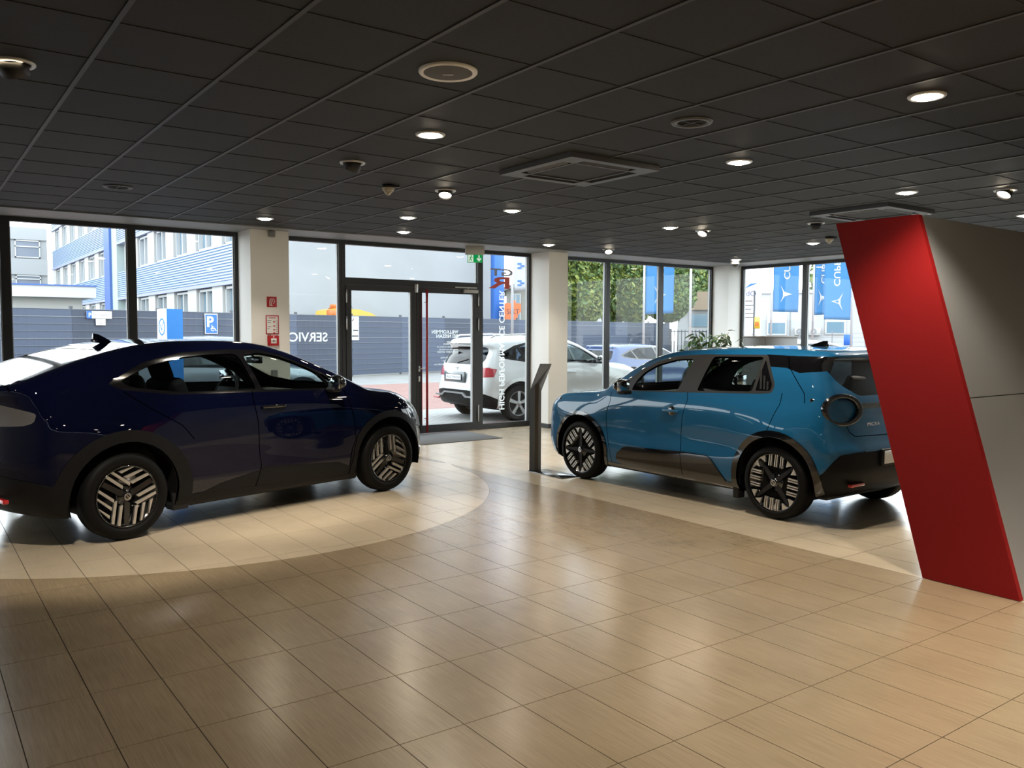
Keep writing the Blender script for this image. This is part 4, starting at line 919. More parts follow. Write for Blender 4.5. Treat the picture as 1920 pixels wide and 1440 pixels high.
lf.from_pydata([(0, 0, 0), (0.035, 0.025, 0.006), (0.078, 0.029, 0.002), (0.115, 0.018, -0.012), (0.145, 0, -0.032), (0.115, -0.018, -0.012), (0.078, -0.029, 0.002), (0.035, -0.025, 0.006), (0.04, 0, -0.003), (0.08, 0, -0.007), (0.115, 0, -0.018)], [], [(0, 8, 1), (1, 8, 9, 2), (2, 9, 10, 3), (3, 10, 4), (0, 7, 8), (7, 6, 9, 8), (6, 5, 10, 9), (5, 4, 10)])
lf.materials.append(M_LEAF); lf.polygons.foreach_set('use_smooth', [True]*8)
def plant(name, loc, label, pot, n_st, h0, h1, spread, per, lean=(0, 0)):
    o = tag(empty(name, loc), label, 'plant')
    MB().rbox(-pot/2, pot/2, -pot/2, pot/2, 0, pot*1.5, 0.02, 2).build('planter', M_POT, o)
    MB().box(-pot/2+0.03, pot/2-0.03, -pot/2+0.03, pot/2-0.03, pot*1.44, pot*1.47+0.03).build('soil', mat('soil', (0.03, 0.022, 0.015), 0.95), o)
    rr = random.Random(name+str(loc))
    for k in range(n_st):
        a = 2*PI*k/n_st+rr.uniform(-0.3, 0.3); hh = rr.uniform(h0, h1); s_ = spread*rr.uniform(0.35, 1.0); pts = []
        for t in np.linspace(0, 1, 7): pts.append((s_*math.cos(a)*t**1.6+lean[0]*t, s_*math.sin(a)*t**1.6+lean[1]*t, pot*1.45+(hh-pot*1.45)*(t-0.12*t*t*abs(math.sin(a*2)))))
        MB().tube(pts, [0.012-0.0012*i for i in range(7)], 5).build('stem', M_STEM, o)
        for q in range(per):
            t = rr.uniform(0.45, 1.0); i = min(5, int(t*6)); p = Vector(pts[i]).lerp(Vector(pts[i+1]), t*6-i)
            l = bpy.data.objects.new('leaf', lf); COL.objects.link(l); l.parent = o
            l.location = p+Vector((rr.uniform(-0.05, 0.05), rr.uniform(-0.05, 0.05), rr.uniform(-0.03, 0.05))); l.rotation_euler = (rr.uniform(-0.5, 0.5), rr.uniform(-0.2, 0.9), rr.uniform(0, 2*PI)); sc = rr.uniform(0.9, 1.5); l.scale = (sc, sc, sc)
plant('potted_fig', (12.15, 10.55, 0), 'leafy green fig in a pale planter before the corner column', 0.42, 16, 1.30, 1.80, 0.66, 16)
plant('potted_shrub', (13.05, 10.35, 0), 'small leafy potted shrub behind the grey cabinet', 0.34, 6, 1.5, 1.70, 0.26, 9)

# ------------------------------------------------------------------ ceiling fittings
M_RING = mat('lamp_ring', (0.62, 0.62, 0.61), 0.35, metal=0.3)
M_GLOW = mat('lamp_glow', (1, 1, 1), 0.5, emit=(1.0, 0.86, 0.66), estr=42.0)
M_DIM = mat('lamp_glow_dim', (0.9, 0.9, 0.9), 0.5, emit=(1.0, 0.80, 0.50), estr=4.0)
M_DARKF = mat('dark_fitting', (0.018, 0.018, 0.02), 0.5)
WARM = (1.0, 0.91, 0.77)
def spot(par, loc, w, aim=(0, 0, -1), ang=104):
    L = bpy.data.lights.new('beam', 'SPOT'); L.energy = w; L.color = WARM; L.spot_size = math.radians(ang); L.spot_blend = 0.6; L.shadow_soft_size = 0.06
    o = bpy.data.objects.new('beam', L); COL.objects.link(o); o.parent = par; o.location = loc; o.rotation_euler = Vector(aim).to_track_quat('-Z', 'Y').to_euler(); return o
def downlight(x, y, label, group=None, k=1.0):
    o = tag(empty('downlight', (x, y, ZC)), label, 'ceiling lamp', group)
    MB().lathe([(0.072, 0.004), (0.074, -0.004), (0.098, -0.007), (0.105, 0.0), (0.105, 0.006)], 28).build('ring', M_RING, o)
    MB().lathe([(0.0, -0.020), (0.035, -0.018), (0.06, -0.012), (0.073, -0.002)], 24).build('lens', M_GLOW, o)
    spot(o, (0, 0, -0.045), LAMP_W*k); return o
def gimbal(x, y, label, aim, glow, k=1.0, group=None, refl=False):
    """spotlight tilted towards the floor point aim"""
    o = tag(empty('adjustable_spotlight', (x, y, ZC)), label, 'ceiling lamp', group)
    MB().lathe([(0.080, 0.004), (0.083, -0.005), (0.100, -0.006), (0.104, 0.0), (0.104, 0.006)], 28).build('ring', M_RING, o)
    d = Vector((aim[0]-x, aim[1]-y, aim[2]-ZC)).normalized()
    if d.z > -0.82: h_ = Vector((d.x, d.y, 0)).normalized(); dh = (h_*0.57+Vector((0, 0, -0.82)))
    else: dh = d
    Mt = T(0, 0, -0.012) @ (-dh).to_track_quat('Z', 'Y').to_matrix().to_4x4()
    hd_ = MB().lathe([(0.0, 0.03), (0.060, 0.03), (0.070, 0.0), (0.070, -0.045), (0.062, -0.045), (0.058, -0.02)], 24, Mt).build('head', M_DARKF, o)
    MB().lathe([(0.0, -0.030), (0.045, -0.028), (0.060, -0.024)], 20, Mt).build('lens', glow, hd_)
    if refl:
        a_ = math.atan2(-d.y, -d.x); MB().lathe([(0.05, 0.0), (0.079, -0.006)], 16, None, True, False, a_-1.9, a_+0.9).build('reflector_glow', M_DIM, o, fixn=False)  # emissive arc stands in for lamplight caught on the inner reflector
    spot(o, Vector((0, 0, -0.012))+dh*0.075, LAMP_W*k, d, 62)
    return o
LG = 'round ceiling downlights'
for x, y, lab in [(3.044, 5.19, 'round downlight between the loudspeaker and the smoke detector'), (4.875, 2.632, 'round downlight above the wooden floor before the red panel'), (5.516, 4.509, 'round downlight beside the large air conditioning cassette'), (7.987, 4.483, 'round downlight just above the red panel'),
                  (4.986, 9.035, 'round downlight over the nose of the dark car'), (5.648, 10.356, 'round downlight over the entrance mat'), (5.644, 7.809, 'round downlight over the information stele'), (3.643, 10.185, 'round downlight in front of the fire alarm column'),
                  (8.189, 7.805, 'round downlight above the bonnet of the blue car'), (8.269, 10.453, 'round downlight in front of the second column'), (12.686, 10.40, 'round downlight beside the dome camera')]:
    downlight(x, y, lab, LG, 0.45 if y > 7.5 else 1.15)
for x, y, k_ in [(1.2, 1.7, 0.7), (3.35, 0.70, 1.7), (4.87, 0.15, 2.0), (6.9, 0.6, 0.8), (10.6, 4.5, 1.0), (11.3, 7.8, 0.8), (-2.4, 6.6, 0.6), (-1.6, -2.4, 0.6), (2.4, -2.4, 1.0), (6.2, -2.4, 1.0)]:
    downlight(x, y, 'round downlight above the floor outside the view', 'downlights beyond the view', k_)
gimbal(0.515, 5.116, 'tilted spotlight glowing warm at the ceiling edge', (1.3, 6.9, 0.4), M_DIM, 1.7, refl=True)
gimbal(4.347, 7.126, 'tilted bright spotlight beside the smoke detector', (3.4, 6.0, 0.0), M_GLOW, 0.8)
gimbal(3.035, 6.428, 'black backed tilted spotlight in a white ring', (2.6, 7.6, 0.5), M_GLOW, 1.3)
gimbal(8.794, 7.775, 'tilted spotlight with a half lit head near the blue car', (7.2, 7.4, 0.8), M_GLOW, 1.0, refl=True)
gimbal(9.519, 10.442, 'tilted bright spotlight near the tree window', (8.4, 9.0, 0.0), M_GLOW, 0.8)
gimbal(8.615, 3.852, 'tilted spotlight above the grey slanted wall', (7.2, 4.2, 0.8), M_GLOW, 1.2, refl=True)
gimbal(9.315, 6.396, 'black spotlight beside the second cassette', (10.6, 6.9, 0.0), M_GLOW, 0.8)
# loudspeaker, round inlets
sp_ = tag(empty('ceiling_loudspeaker', (2.395, 3.898, ZC)), 'round grey ceiling loudspeaker with a white rim', 'loudspeaker')
MB().lathe([(0.130, -0.006), (0.150, -0.010), (0.157, -0.002), (0.157, 0.006)], 40).build('rim', mat('speaker_rim', (0.85, 0.86, 0.87), 0.4), sp_)
MB().lathe([(0.0, -0.013), (0.07, -0.012), (0.130, -0.006)], 40).build('grille', mat('speaker_grille', (0.12, 0.122, 0.125), 0.7, bump=(500, 0.6)), sp_)
MB().rbox(-0.028, 0.028, -0.004, 0.004, -0.016, -0.012, 0.001, 1, R(-0.6, 'Z')).build('name_plate', M_RING, sp_)
for x, y, lab in [(4.244, 3.864, 'deep black round recess in the ceiling above the open floor'), (1.728, 8.843, 'flat dark round inlet above the dark car'), (11.263, 8.965, 'flat dark round inlet near the corner column')]:
    o = tag(empty('ceiling_inlet', (x, y, ZC)), lab, 'ceiling inlet')
    MB().lathe([(0.095, 0.003), (0.10, -0.006), (0.130, -0.006), (0.137, 0.004)], 32).build('rim', mat('inlet_rim', (0.055, 0.056, 0.058), 0.5), o)
    MB().lathe([(0.0, 0.002), (0.096, 0.002)], 28).build('opening', mat('inlet_hole', (0.004, 0.004, 0.004), 0.9), o)
    b = MB(); b.box(-0.09, 0.09, -0.004, 0.004, -0.003, 0.001).box(-0.004, 0.004, -0.09, 0.09, -0.003, 0.001); b.build('cross_brace', M_DARKF, o)
# air conditioning cassettes
M_AC = mat('cassette_panel', (0.075, 0.078, 0.082), 0.5); M_ACD = mat('cassette_grille', (0.012, 0.012, 0.013), 0.6)
for x, y, lab in [(4.665, 5.50, 'large dark square air conditioning cassette in open ceiling'), (8.93, 5.42, 'dark square air conditioning cassette above the red panel')]:
    o = tag(empty('air_conditioning_cassette', (x, y, ZC)), lab, 'air conditioner'); S = 0.475
    m = MB(); z0, z1 = -0.035, 0.008
    for (a0, a1, b0, b1) in ((-S, S, -S, -0.40), (-S, S, 0.40, S), (-S, -0.40, -0.40, 0.40), (0.40, S, -0.40, 0.40), (-0.30, 0.30, -0.305, -0.285), (-0.30, 0.30, 0.285, 0.305), (-0.305, -0.285, -0.285, 0.285), (0.285, 0.305, -0.285, 0.285)): m.box(a0, a1, b0, b1, z0, z1)
    for sx in (-1, 1):
        for sy_ in (-1, 1): m.box(min(sx*0.285, sx*0.40), max(sx*0.285, sx*0.40), min(sy_*0.285, sy_*0.40), max(sy_*0.285, sy_*0.40), z0, z1)
    m.build('panel', M_AC, o)
    MB().box(-0.285, 0.285, -0.285, 0.285, -0.026, 0.0).build('intake_grille', mat('intake', (0.02, 0.021, 0.022), 0.7, bump=(300, 0.5)), o)
    for k in range(4):
        MB().box(-0.285, 0.285, 0.302, 0.402, -0.006, 0.004, R(k*PI/2, 'Z')).build('outlet', M_ACD, o)
        MB().box(-0.26, 0.26, -0.028, 0.028, -0.002, 0.002, R(k*PI/2, 'Z') @ T(0, 0.35, -0.022) @ R(0.5, 'X')).build('louvre', M_AC, o)
    if x > 6: MB().rbox(0.40, 0.46, -0.45, -0.42, -0.04, -0.033, 0.002, 1).build('status_lamp', M_RING, o)
# smoke detectors
M_CREAM = mat('cream_plastic', (0.62, 0.58, 0.47), 0.5)
for x, y, lab in [(3.761, 7.195, 'cream conical smoke detector under the open ceiling'), (10.794, 7.188, 'cream conical smoke detector beside the red panel')]:
    o = tag(empty('smoke_detector', (x, y, ZC)), lab, 'smoke detector')
    MB().lathe([(0.0, 0.004), (0.058, 0.004), (0.058, -0.022), (0.0, -0.022)], 24).build('base', M_DARKF, o)
    MB().lathe([(0.0, -0.022), (0.06, -0.022), (0.058, -0.034), (0.048, -0.036)], 24).build('collar', M_CREAM, o)
    for k in range(3): MB().lathe([(0.052-0.013*k, -0.042-0.016*k), (0.050-0.013*k, -0.050-0.016*k), (0.034-0.010*k, -0.050-0.016*k)], 20).build('cage_ring', M_CREAM, o)
    MB().lathe([(0.03, -0.034), (0.012, -0.09), (0.0, -0.094)], 16).build('sensor_core', M_CREAM, o)
    MB().rbox(0.03, 0.11, -0.02, 0.02, -0.018, 0.0, 0.004, 1, R(-0.6, 'Z')).build('addressing_tab', M_DARKF, o)
# dome camera
o = tag(empty('dome_camera', (12.86, 10.56, ZC)), 'white dome surveillance camera under the ceiling near the corner', 'camera')
MB().lathe([(0.0, 0.004), (0.085, 0.004), (0.085, -0.05), (0.075, -0.065)], 28).build('housing', mat('camera_white', (0.72, 0.72, 0.71), 0.4), o)
MB().lathe([(0.072, -0.06), (0.066, -0.09), (0.045, -0.115), (0.0, -0.125)], 28).build('dome', M_GLOSS, o)
# emergency exit sign hanging before the door
o = tag(empty('exit_sign', (7.44, 11.30, ZC)), 'green emergency exit sign with running figure and down arrow', 'sign')
xr = Vector((0.92, -0.40, 0)).normalized(); ME = frame((0, 0, 0), xr, (0, 0, 1))
MB().rbox(-0.15, 0.15, -0.14, 0.012, -0.05, 0.035, 0.006, 1, ME).build('housing', mat('sign_housing', (0.50, 0.49, 0.46), 0.5), o)
MB().rbox(-0.12, 0.12, -0.265, -0.135, -0.008, 0.008, 0.002, 1, ME).build('sign_panel', mat('exit_green', (0.0, 0.20, 0.055), 0.4, emit=(0.0, 0.30, 0.07), estr=0.35), o)
M_EXW = mat('exit_white', (0.75, 0.8, 0.75), 0.5, emit=(0.8, 1, 0.85), estr=0.25)
MB().box(-0.112, -0.025, -0.255, -0.145, 0.008, 0.0095, ME).build('doorway', M_EXW, o)
MB().prism([(0.075, -0.15), (0.075, -0.205), (0.097, -0.188), (0.105, -0.205), (0.066, -0.25), (0.027, -0.205), (0.035, -0.188), (0.057, -0.205), (0.057, -0.15)], 0.008, 0.010, 'z', ME).build('arrow', M_EXW, o)
rn = MB(); G_ = 0.0097
rn.lathe([(0, 0.001), (0.009, 0.001), (0.009, 0)], 12, ME @ T(-0.058, -0.160, G_))
for P in ([(-0.070, -0.172), (-0.055, -0.170), (-0.066, -0.208), (-0.080, -0.206)], [(-0.057, -0.172), (-0.034, -0.186), (-0.038, -0.193), (-0.061, -0.181)], [(-0.070, -0.172), (-0.092, -0.184), (-0.088, -0.192), (-0.067, -0.181)], [(-0.068, -0.205), (-0.048, -0.222), (-0.056, -0.246), (-0.064, -0.243), (-0.058, -0.226), (-0.080, -0.210)], [(-0.080, -0.205), (-0.070, -0.212), (-0.082, -0.232), (-0.104, -0.236), (-0.104, -0.228), (-0.087, -0.224)]): rn.prism(P, G_, G_+0.001, 'z', ME)
rn.build('running_figure', MATS['exit_green'], o)

# ------------------------------------------------------------------ signs on the first column
YC = 11.20
M_SRED = mat('sign_red', (0.42, 0.012, 0.018), 0.45); M_SWH = mat('sign_white', (0.78, 0.77, 0.75), 0.5)
def cpos(px, py): p = ony(px, py, YC); return p.x, p.z
x0, z1 = cpos(500, 556); x1, z0 = cpos(519, 576)
o = tag(empty('hose_sign', (x0, YC, z0)), 'square red fire hose sign high on the white column', 'sign'); w, hh = x1-x0, z1-z0
MB().rbox(0, w, -0.004, 0.001, 0, hh, 0.001, 1).build('plate', M_SRED, o)
b = MB()
def ring2(cx, cz, r0, r1, a0, a1, n=14): 
    P = [(cx+r1*math.cos(a0+(a1-a0)*i/n), cz+r1*math.sin(a0+(a1-a0)*i/n)) for i in range(n+1)]; Q = [(cx+r0*math.cos(a0+(a1-a0)*i/n), cz+r0*math.sin(a0+(a1-a0)*i/n)) for i in range(n+1)]
    v = [(x, -0.0048, z) for x, z in P+Q]; f = [(i, i+1, n+2+i, n+1+i) for i in range(n)]; b.add(v, f)
ring2(w*0.52, hh*0.56, w*0.22, w*0.27, -1.2, 2.6); ring2(w*0.48, hh*0.58, w*0.09, w*0.13, -1.0, 2.8)
b.box(w*0.26, w*0.32, -0.0048, -0.004, hh*0.16, hh*0.66).box(w*0.26, w*0.58, -0.0048, -0.004, hh*0.14, hh*0.20).box(w*0.40, w*0.46, -0.0048, -0.004, hh*0.16, hh*0.56)
b.build('hose_symbol', M_SWH, o, fixn=False)
x0, z1 = cpos(498, 591); x1, z0 = cpos(523, 627)
o = tag(empty('fire_notice', (x0, YC, z0)), 'red framed fire instruction notice on the white column', 'sign'); w, hh = x1-x0, z1-z0
MB().rbox(0, w, -0.004, 0.001, 0, hh, 0.001, 1).build('frame', M_SRED, o)
MB().box(0.014, w-0.014, -0.0052, -0.0035, 0.014, hh-0.014).build('sheet', M_SWH, o)
MB().box(0.04, w-0.04, -0.0056, -0.005, hh-0.040, hh-0.030).build('heading_print', M_SRED, o)
for k, q in enumerate((0.30, 0.26, 0.0, 0.28, 0.14, 0.0, 0.0, 0.27)):
    if q: MB().box(0.022, 0.022+w*q, -0.0056, -0.005, hh-0.075-k*0.028, hh-0.068-k*0.028).build('print_line', MATS['ink'], o)
    MB().box(w*0.76, w*0.90, -0.0056, -0.005, hh-0.080-k*0.028, hh-0.074-k*0.028).build('print_line', MATS['ink'], o)
b = MB()
for k, c in enumerate((0.20, 0.42, 0.62, 0.78)): b.box(w*0.56, w*0.70, -0.0056, -0.005, hh*(0.86-c)-0.008, hh*(0.86-c)+0.008)
b.build('pictogram', M_SRED, o)
x0, z1 = cpos(501, 629); x1, z0 = cpos(522, 648)
o = tag(empty('fire_alarm_box', (x0, YC, z0)), 'red manual fire alarm box on the white column', 'alarm box'); w, hh = x1-x0, z1-z0
MB().rbox(0, w, -0.035, 0.001, 0, hh, 0.006, 2).build('housing', M_SRED, o)
MB().rbox(w*0.26, w*0.76, -0.038, -0.034, hh*0.22, hh*0.72, 0.003, 1).build('window', M_SWH, o)
b = MB().lathe([(0, 0.0), (0.012, 0.0)], 12, T(w*0.5, -0.0385, hh*0.46) @ R(PI/2, 'X')); b.box(w*0.30, w*0.40, -0.0386, -0.038, hh*0.43, hh*0.50).box(w*0.62, w*0.72, -0.0386, -0.038, hh*0.43, hh*0.50); b.build('alarm_mark', mat('ink'), o, fixn=False)
MB().lathe([(0, 0.0), (0.010, 0.0)], 12, T(w*0.5, -0.0362, hh*0.86) @ R(PI/2, 'X')).build('house_mark', M_SWH, o, fixn=False)
x0, z1 = cpos(502, 432); x1, z0 = cpos(512, 445)
tag(MB().rbox(0, x1-x0+0.02, -0.045, 0.001, 0, z1-z0, 0.012, 2).build('motion_sensor', mat('sensor_grey', (0.20, 0.20, 0.20), 0.5), loc=(x0, YC, z0)), 'small grey motion sensor at the top of the column', 'sensor')
x0, z1 = cpos(508, 694); x1, z0 = cpos(519, 716)
tag(MB().rbox(0, x1-x0, -0.05, 0.001, 0, z1-z0, 0.006, 2).build('wall_box', mat('sensor_grey'), loc=(x0, YC, z0)), 'small grey wall box low on the column', 'wall box')
# ------------------------------------------------------------------ parked cars outside
M_ALLOY = mat('alloy_grey', (0.36, 0.365, 0.37), 0.35, metal=0.7)
M_WHITE = mat('white_paint', (0.66, 0.69, 0.70), 0.3, coat=0.8)
M_SILVER = mat('silver_paint', (0.30, 0.32, 0.34), 0.3, metal=0.5, coat=0.8)
M_GREYP = mat('dark_grey_paint', (0.10, 0.115, 0.12), 0.3, metal=0.3, coat=0.8)
M_BLUEP = mat('royal_blue_paint', (0.018, 0.047, 0.135), 0.3, coat=0.8)
M_BEIGE = mat('copper_paint', (0.172, 0.104, 0.062), 0.3, coat=0.8)
M_LAMPR = mat('red_lamp', (0.38, 0.03, 0.04), 0.2, coat=1.0); M_LAMPW = mat('clear_lamp', (0.55, 0.58, 0.60), 0.15, coat=1.0)
def sp_suv(paint, zs=1.0):
    return dict(paint=paint, ext=(-0.98, 3.62, 0.96, 0.14, 1.68*zs), crown=0.03, tumble=0.32, tumble2=0.12, kb=0.03, kr=0.11, kf=0.12, kt=0.09,
    top=[(a, b*zs) for a, b in [(-1.1, 1.50), (-0.7, 1.545), (-0.4, 1.585), (0.0, 1.612), (0.5, 1.622), (1.0, 1.607), (1.35, 1.565), (1.6, 1.495), (1.8, 1.405), (2.0, 1.305), (2.2, 1.20), (2.35, 1.125), (2.5, 1.085), (2.8, 1.055), (3.1, 1.01), (3.35, 0.93), (3.5, 0.82), (3.7, 0.6)]],
    front=[(0.1, 3.35), (0.3, 3.50), (0.5, 3.55), (0.75, 3.53), (0.9, 3.44), (1.05, 3.2), (1.7, 2.4)],
    rear=[(0.1, -0.62), (0.3, -0.80), (0.45, -0.875), (0.6, -0.885), (0.75, -0.86), (0.9, -0.835), (1.02, -0.80), (1.2, -0.70), (1.36, -0.60), (1.44, -0.66), (1.7, -0.68)],
    plan=[(-0.98, 0.80), (-0.6, 0.865), (0.0, 0.895), (1.2, 0.89), (2.4, 0.892), (2.9, 0.88), (3.2, 0.84), (3.62, 0.74)],
    sec=[(0.05, -0.08), (0.25, -0.03), (0.4, 0.0), (0.6, -0.01), (0.8, 0.004), (0.95, 0.0), (1.05, -0.03), (1.7, -0.1)],
    belt=[(-1, 1.12*zs), (0.4, 1.09*zs), (2.0, 1.05*zs), (3.6, 1.0*zs)], gh=[(-0.98, 0.74), (-0.4, 0.815), (0.6, 0.85), (2.0, 0.85), (3.6, 0.83)],
    bot=[(-0.9, 0.36), (-0.4, 0.26), (0.4, 0.20), (2.3, 0.20), (3.6, 0.26)], bulge=[(0.0, 0.66, 0.42, 0.22, 0.03), (2.665, 0.66, 0.40, 0.22, 0.03)], nose=(0.40, 2.6), tail=(0.20, 3.0), liner_z=0.6)
def parked(name, label, paint, loc, heading, h=0.05, zs=1.0, clad=None, dark=M_CGT, full=False):
    root = tag(empty(name), label, 'car', 'cars parked outside'); sp = sp_suv(paint, zs); q = lambda P: [(a, b*zs) for a, b in P]
    aR = arc(0.0, 0.35, 0.42, -40, 220, 20); aF = arc(2.665, 0.35, 0.42, -40, 220, 20); oR = arc(0.0, 0.35, 0.485, -30, 210, 20); oF = arc(2.665, 0.35, 0.485, -30, 210, 20)
    wf = round_poly(q([(2.06, 1.085), (1.20, 1.115), (1.08, 1.49), (1.36, 1.47), (1.62, 1.385), (1.86, 1.25)]), 0.04)
    wr = round_poly(q([(1.12, 1.118), (0.30, 1.145), (0.10, 1.40), (0.35, 1.475), (1.01, 1.495)]), 0.04)
    wq = round_poly(q([(0.22, 1.15), (-0.22, 1.21), (-0.30, 1.26), (0.05, 1.395)]), 0.03)
    su = round_poly(q([(2.22, 1.06), (1.1, 1.09), (0.2, 1.12), (-0.30, 1.19), (-0.40, 1.26), (0.0, 1.43), (0.4, 1.51), (1.1, 1.525), (1.42, 1.495), (1.70, 1.40), (2.0, 1.22)]), 0.03)
    reg = [dict(name='hole', view='side', polys=[aR, aF], mat=None, any=True, where=lambda C, N: C[:, 1] > 0.52),
        dict(name='front_side_window', view='side', polys=[wf], mat=M_CGL, off=-0.004, split=True, glass=True, where=lambda C, N: N[:, 1] > 0.4),
        dict(name='rear_side_window', view='side', polys=[wr], mat=dark, off=-0.004, split=True, glass=True, where=lambda C, N: N[:, 1] > 0.4),
        dict(name='quarter_window', view='side', polys=[wq], mat=dark, off=-0.004, split=True, glass=True, where=lambda C, N: N[:, 1] > 0.4),
        dict(name='window_surround', view='side', polys=[su], mat=M_GLOSS, off=-0.001, split=True, where=lambda C, N: N[:, 1] > 0.4),
        dict(name='windscreen', view='top', polys=[round_poly([(2.44, -0.2), (2.42, 0.42), (2.28, 0.70), (1.60, 0.58), (1.50, 0.40), (1.46, -0.2)], 0.06)], mat=M_CGL, off=-0.003, glass=True, where=lambda C, N: (N[:, 2] > 0.3) & (C[:, 2] > 1.0*zs)),
        dict(name='rear_window', view='rear', polys=[round_poly(q([(-0.2, 1.08), (0.60, 1.08), (0.68, 1.16), (0.62, 1.40), (-0.2, 1.41)]), 0.05)], mat=M_CGT, off=-0.004, glass=True, where=lambda C, N: (C[:, 0] < -0.45) & (C[:, 2] > 1.03*zs)),
        dict(name='rear_lamp', view='side', polys=[q([(-0.48, 1.00), (-0.56, 0.86), (-0.75, 0.85), (-1.0, 0.88), (-1.0, 1.03), (-0.7, 1.03)])], mat=M_LAMPR, off=0.004, split=True),
        dict(name='tailgate_lamp', view='rear', polys=[q([(0.46, 0.93), (0.62, 0.86), (0.80, 0.86), (0.80, 1.03), (0.42, 1.0)])], mat=M_LAMPR, off=0.004, split=True, where=lambda C, N: C[:, 0] < -0.5),
        dict(name='headlamp', view='side', polys=[round_poly([(2.92, 0.93), (3.2, 0.80), (3.6, 0.72), (3.6, 0.86), (3.3, 0.95)], 0.02)], mat=M_LAMPW, off=0.002, split=True),
        dict(name='grille', view='front', polys=[[(-0.2, 0.45), (0.55, 0.45), (0.50, 0.80), (-0.2, 0.82)]], mat=M_GLOSS, off=0.002, where=lambda C, N: C[:, 0] > 3.0),
        dict(name='wheel_arch_trim', view='side', polys=[oR, oF], mat=clad or M_CLAD, off=0.006, split=True, flange=0.03, where=lambda C, N: C[:, 2] < 0.88),
        dict(name='sill_trim', view='side', polys=[[(-1.0, 0.05), (-1.0, 0.62), (-0.86, 0.60), (-0.42, 0.42), (0.0, 0.36), (2.4, 0.36), (3.1, 0.40), (3.6, 0.42), (3.6, 0.05)]], mat=M_CLAD, off=0.004, any=True, where=lambda C, N: (C[:, 2] < 0.65)),
        dict(name='underbody', mat=M_WELL, level=lambda P: P[:, 2]-0.24, where=lambda C, N: N[:, 2] < -0.3, flange=None)]
    build_car(root, sp, reg, h)
    for x in (0.0, 2.665):
        for sd in (-1, 1): wheel(root, x, sd, 'plain', 0.35, 0.235, 0.905, detail=False, spin=0.3); wheel_well(root, x, sd, 0.35, 0.58, 0.87, 0.43)
    for sd in (-1, 1): mirror(root, 2.0, 0.965, 1.15*zs, sd, paint)
    cabin(root, 1.95, 1.05, 0.15, 0.62, 0.36, 1.0*zs, 0.70)
    if full:
        for sd in (-1, 1):
            MB().tube([(-0.45, sd*0.60, 1.575), (-0.35, sd*0.61, 1.625), (0.4, sd*0.62, 1.645), (1.05, sd*0.61, 1.62), (1.15, sd*0.60, 1.59)], 0.016, 8).build('roof_rail', M_ALU, root)
            MB().rbox(1.16, 1.40, -0.014, 0.016, 0.90, 0.93, 0.010, 2, T(0, sd*0.895, 0)).build('door_handle', paint, root)
            MB().rbox(0.22, 0.46, -0.014, 0.016, 0.92, 0.95, 0.010, 2, T(0, sd*0.895, 0)).build('door_handle', paint, root)
            MB().rbox(-0.875, -0.84, sd*0.66-0.10, sd*0.66+0.10, 0.40, 0.43, 0.006, 1).build('rear_reflector', M_LRED, root)
        shark_fin(root, -0.35, 1.575, paint, 0.19, 0.065, -0.1)
        MB().rbox(-0.69, -0.56, -0.56, 0.56, 1.452, 1.478, 0.010, 2).build('roof_spoiler', M_GLOSS, root)
        b = MB().prism([(-0.62, 0.47), (-0.40, 0.47), (-0.30, 0.53), (0.30, 0.53), (0.40, 0.47), (0.62, 0.47), (0.62, 0.50), (0.42, 0.50), (0.32, 0.56), (-0.32, 0.56), (-0.42, 0.50), (-0.62, 0.50)], -0.905, -0.87, 'x').build('bumper_strip', M_ALU, root)
        MB().rbox(-0.878, -0.84, -0.36, 0.36, 0.74, 0.945, 0.01, 1).build('plate_recess', M_GREYP, root)
        p = MB().rbox(-0.892, -0.876, -0.27, 0.27, 0.78, 0.895, 0.004, 1).build('number_plate', M_PLAS, root)
        MB().box(-0.8945, -0.892, -0.255, 0.255, 0.79, 0.885).build('plate_face', M_PAPER, p)
        text('plate_letters', 'Auto Emotion', 0.09, MATS['ink'], p, frame((-0.895, 0.235, 0.812), (0, -1, 0), (0, 0, 1)), 'LEFT', 0.0005, 1.0, 0.0, 0.47)
        text('badge_letters', 'QASHQAI', 0.04, M_CHR, root, frame((-0.842, 0.21, 0.965), (0, -1, 0), (0, 0, 1)), 'LEFT', 0.002, 1.0, 0.0, 0.42)
        MB().lathe([(0.045, 0.0), (0.05, 0.006), (0.055, 0.0)], 24, T(-0.822, 0, 1.02) @ R(-PI/2, 'Y')).build('emblem', M_CHR, root)
        MB().rbox(-0.83, -0.805, -0.05, 0.05, 1.012, 1.028, 0.002, 1).build('emblem_bar', M_CHR, root)
        MB().tube([(-0.755, 0.05, 1.105), (-0.715, -0.25, 1.17)], [0.016, 0.008], 6).build('rear_wiper', M_PLAS, root)
    root.location = (loc[0], loc[1], loc[2] if len(loc) > 2 else 0); root.rotation_euler = (0, 0, heading); return root
parked('parked_suv', 'white suv with red lamps parked right outside the entrance door', M_WHITE, (9.33, 13.56, -0.05), 0.01, 0.03, 1.0, M_WHITE, full=True)
parked('parked_crossover', 'silver crossover parked behind the service lettering', M_SILVER, (3.9, 17.2, -0.12), 0.02, 0.045, 0.96)
parked('parked_wagon', 'grey car with a sloping windscreen beside the outer window post', M_SILVER, (-2.15, 14.6, -0.02), 0.05, 0.045, 1.0)
parked('parked_estate', 'dark car with red rear lamp seen through the coupe windows', M_GREYP, (6.55, 21.3, -0.1), PI+0.1, 0.05, 1.0)
parked('parked_hatchback', 'royal blue car parked directly behind the white suv', M_BLUEP, (13.0, 17.6, -0.14), 0.03, 0.045, 0.93)
parked('parked_hatchback', 'royal blue car parked beside the flag pole', M_BLUEP, (17.5, 19.0, -0.2), 0.03, 0.05, 0.93)
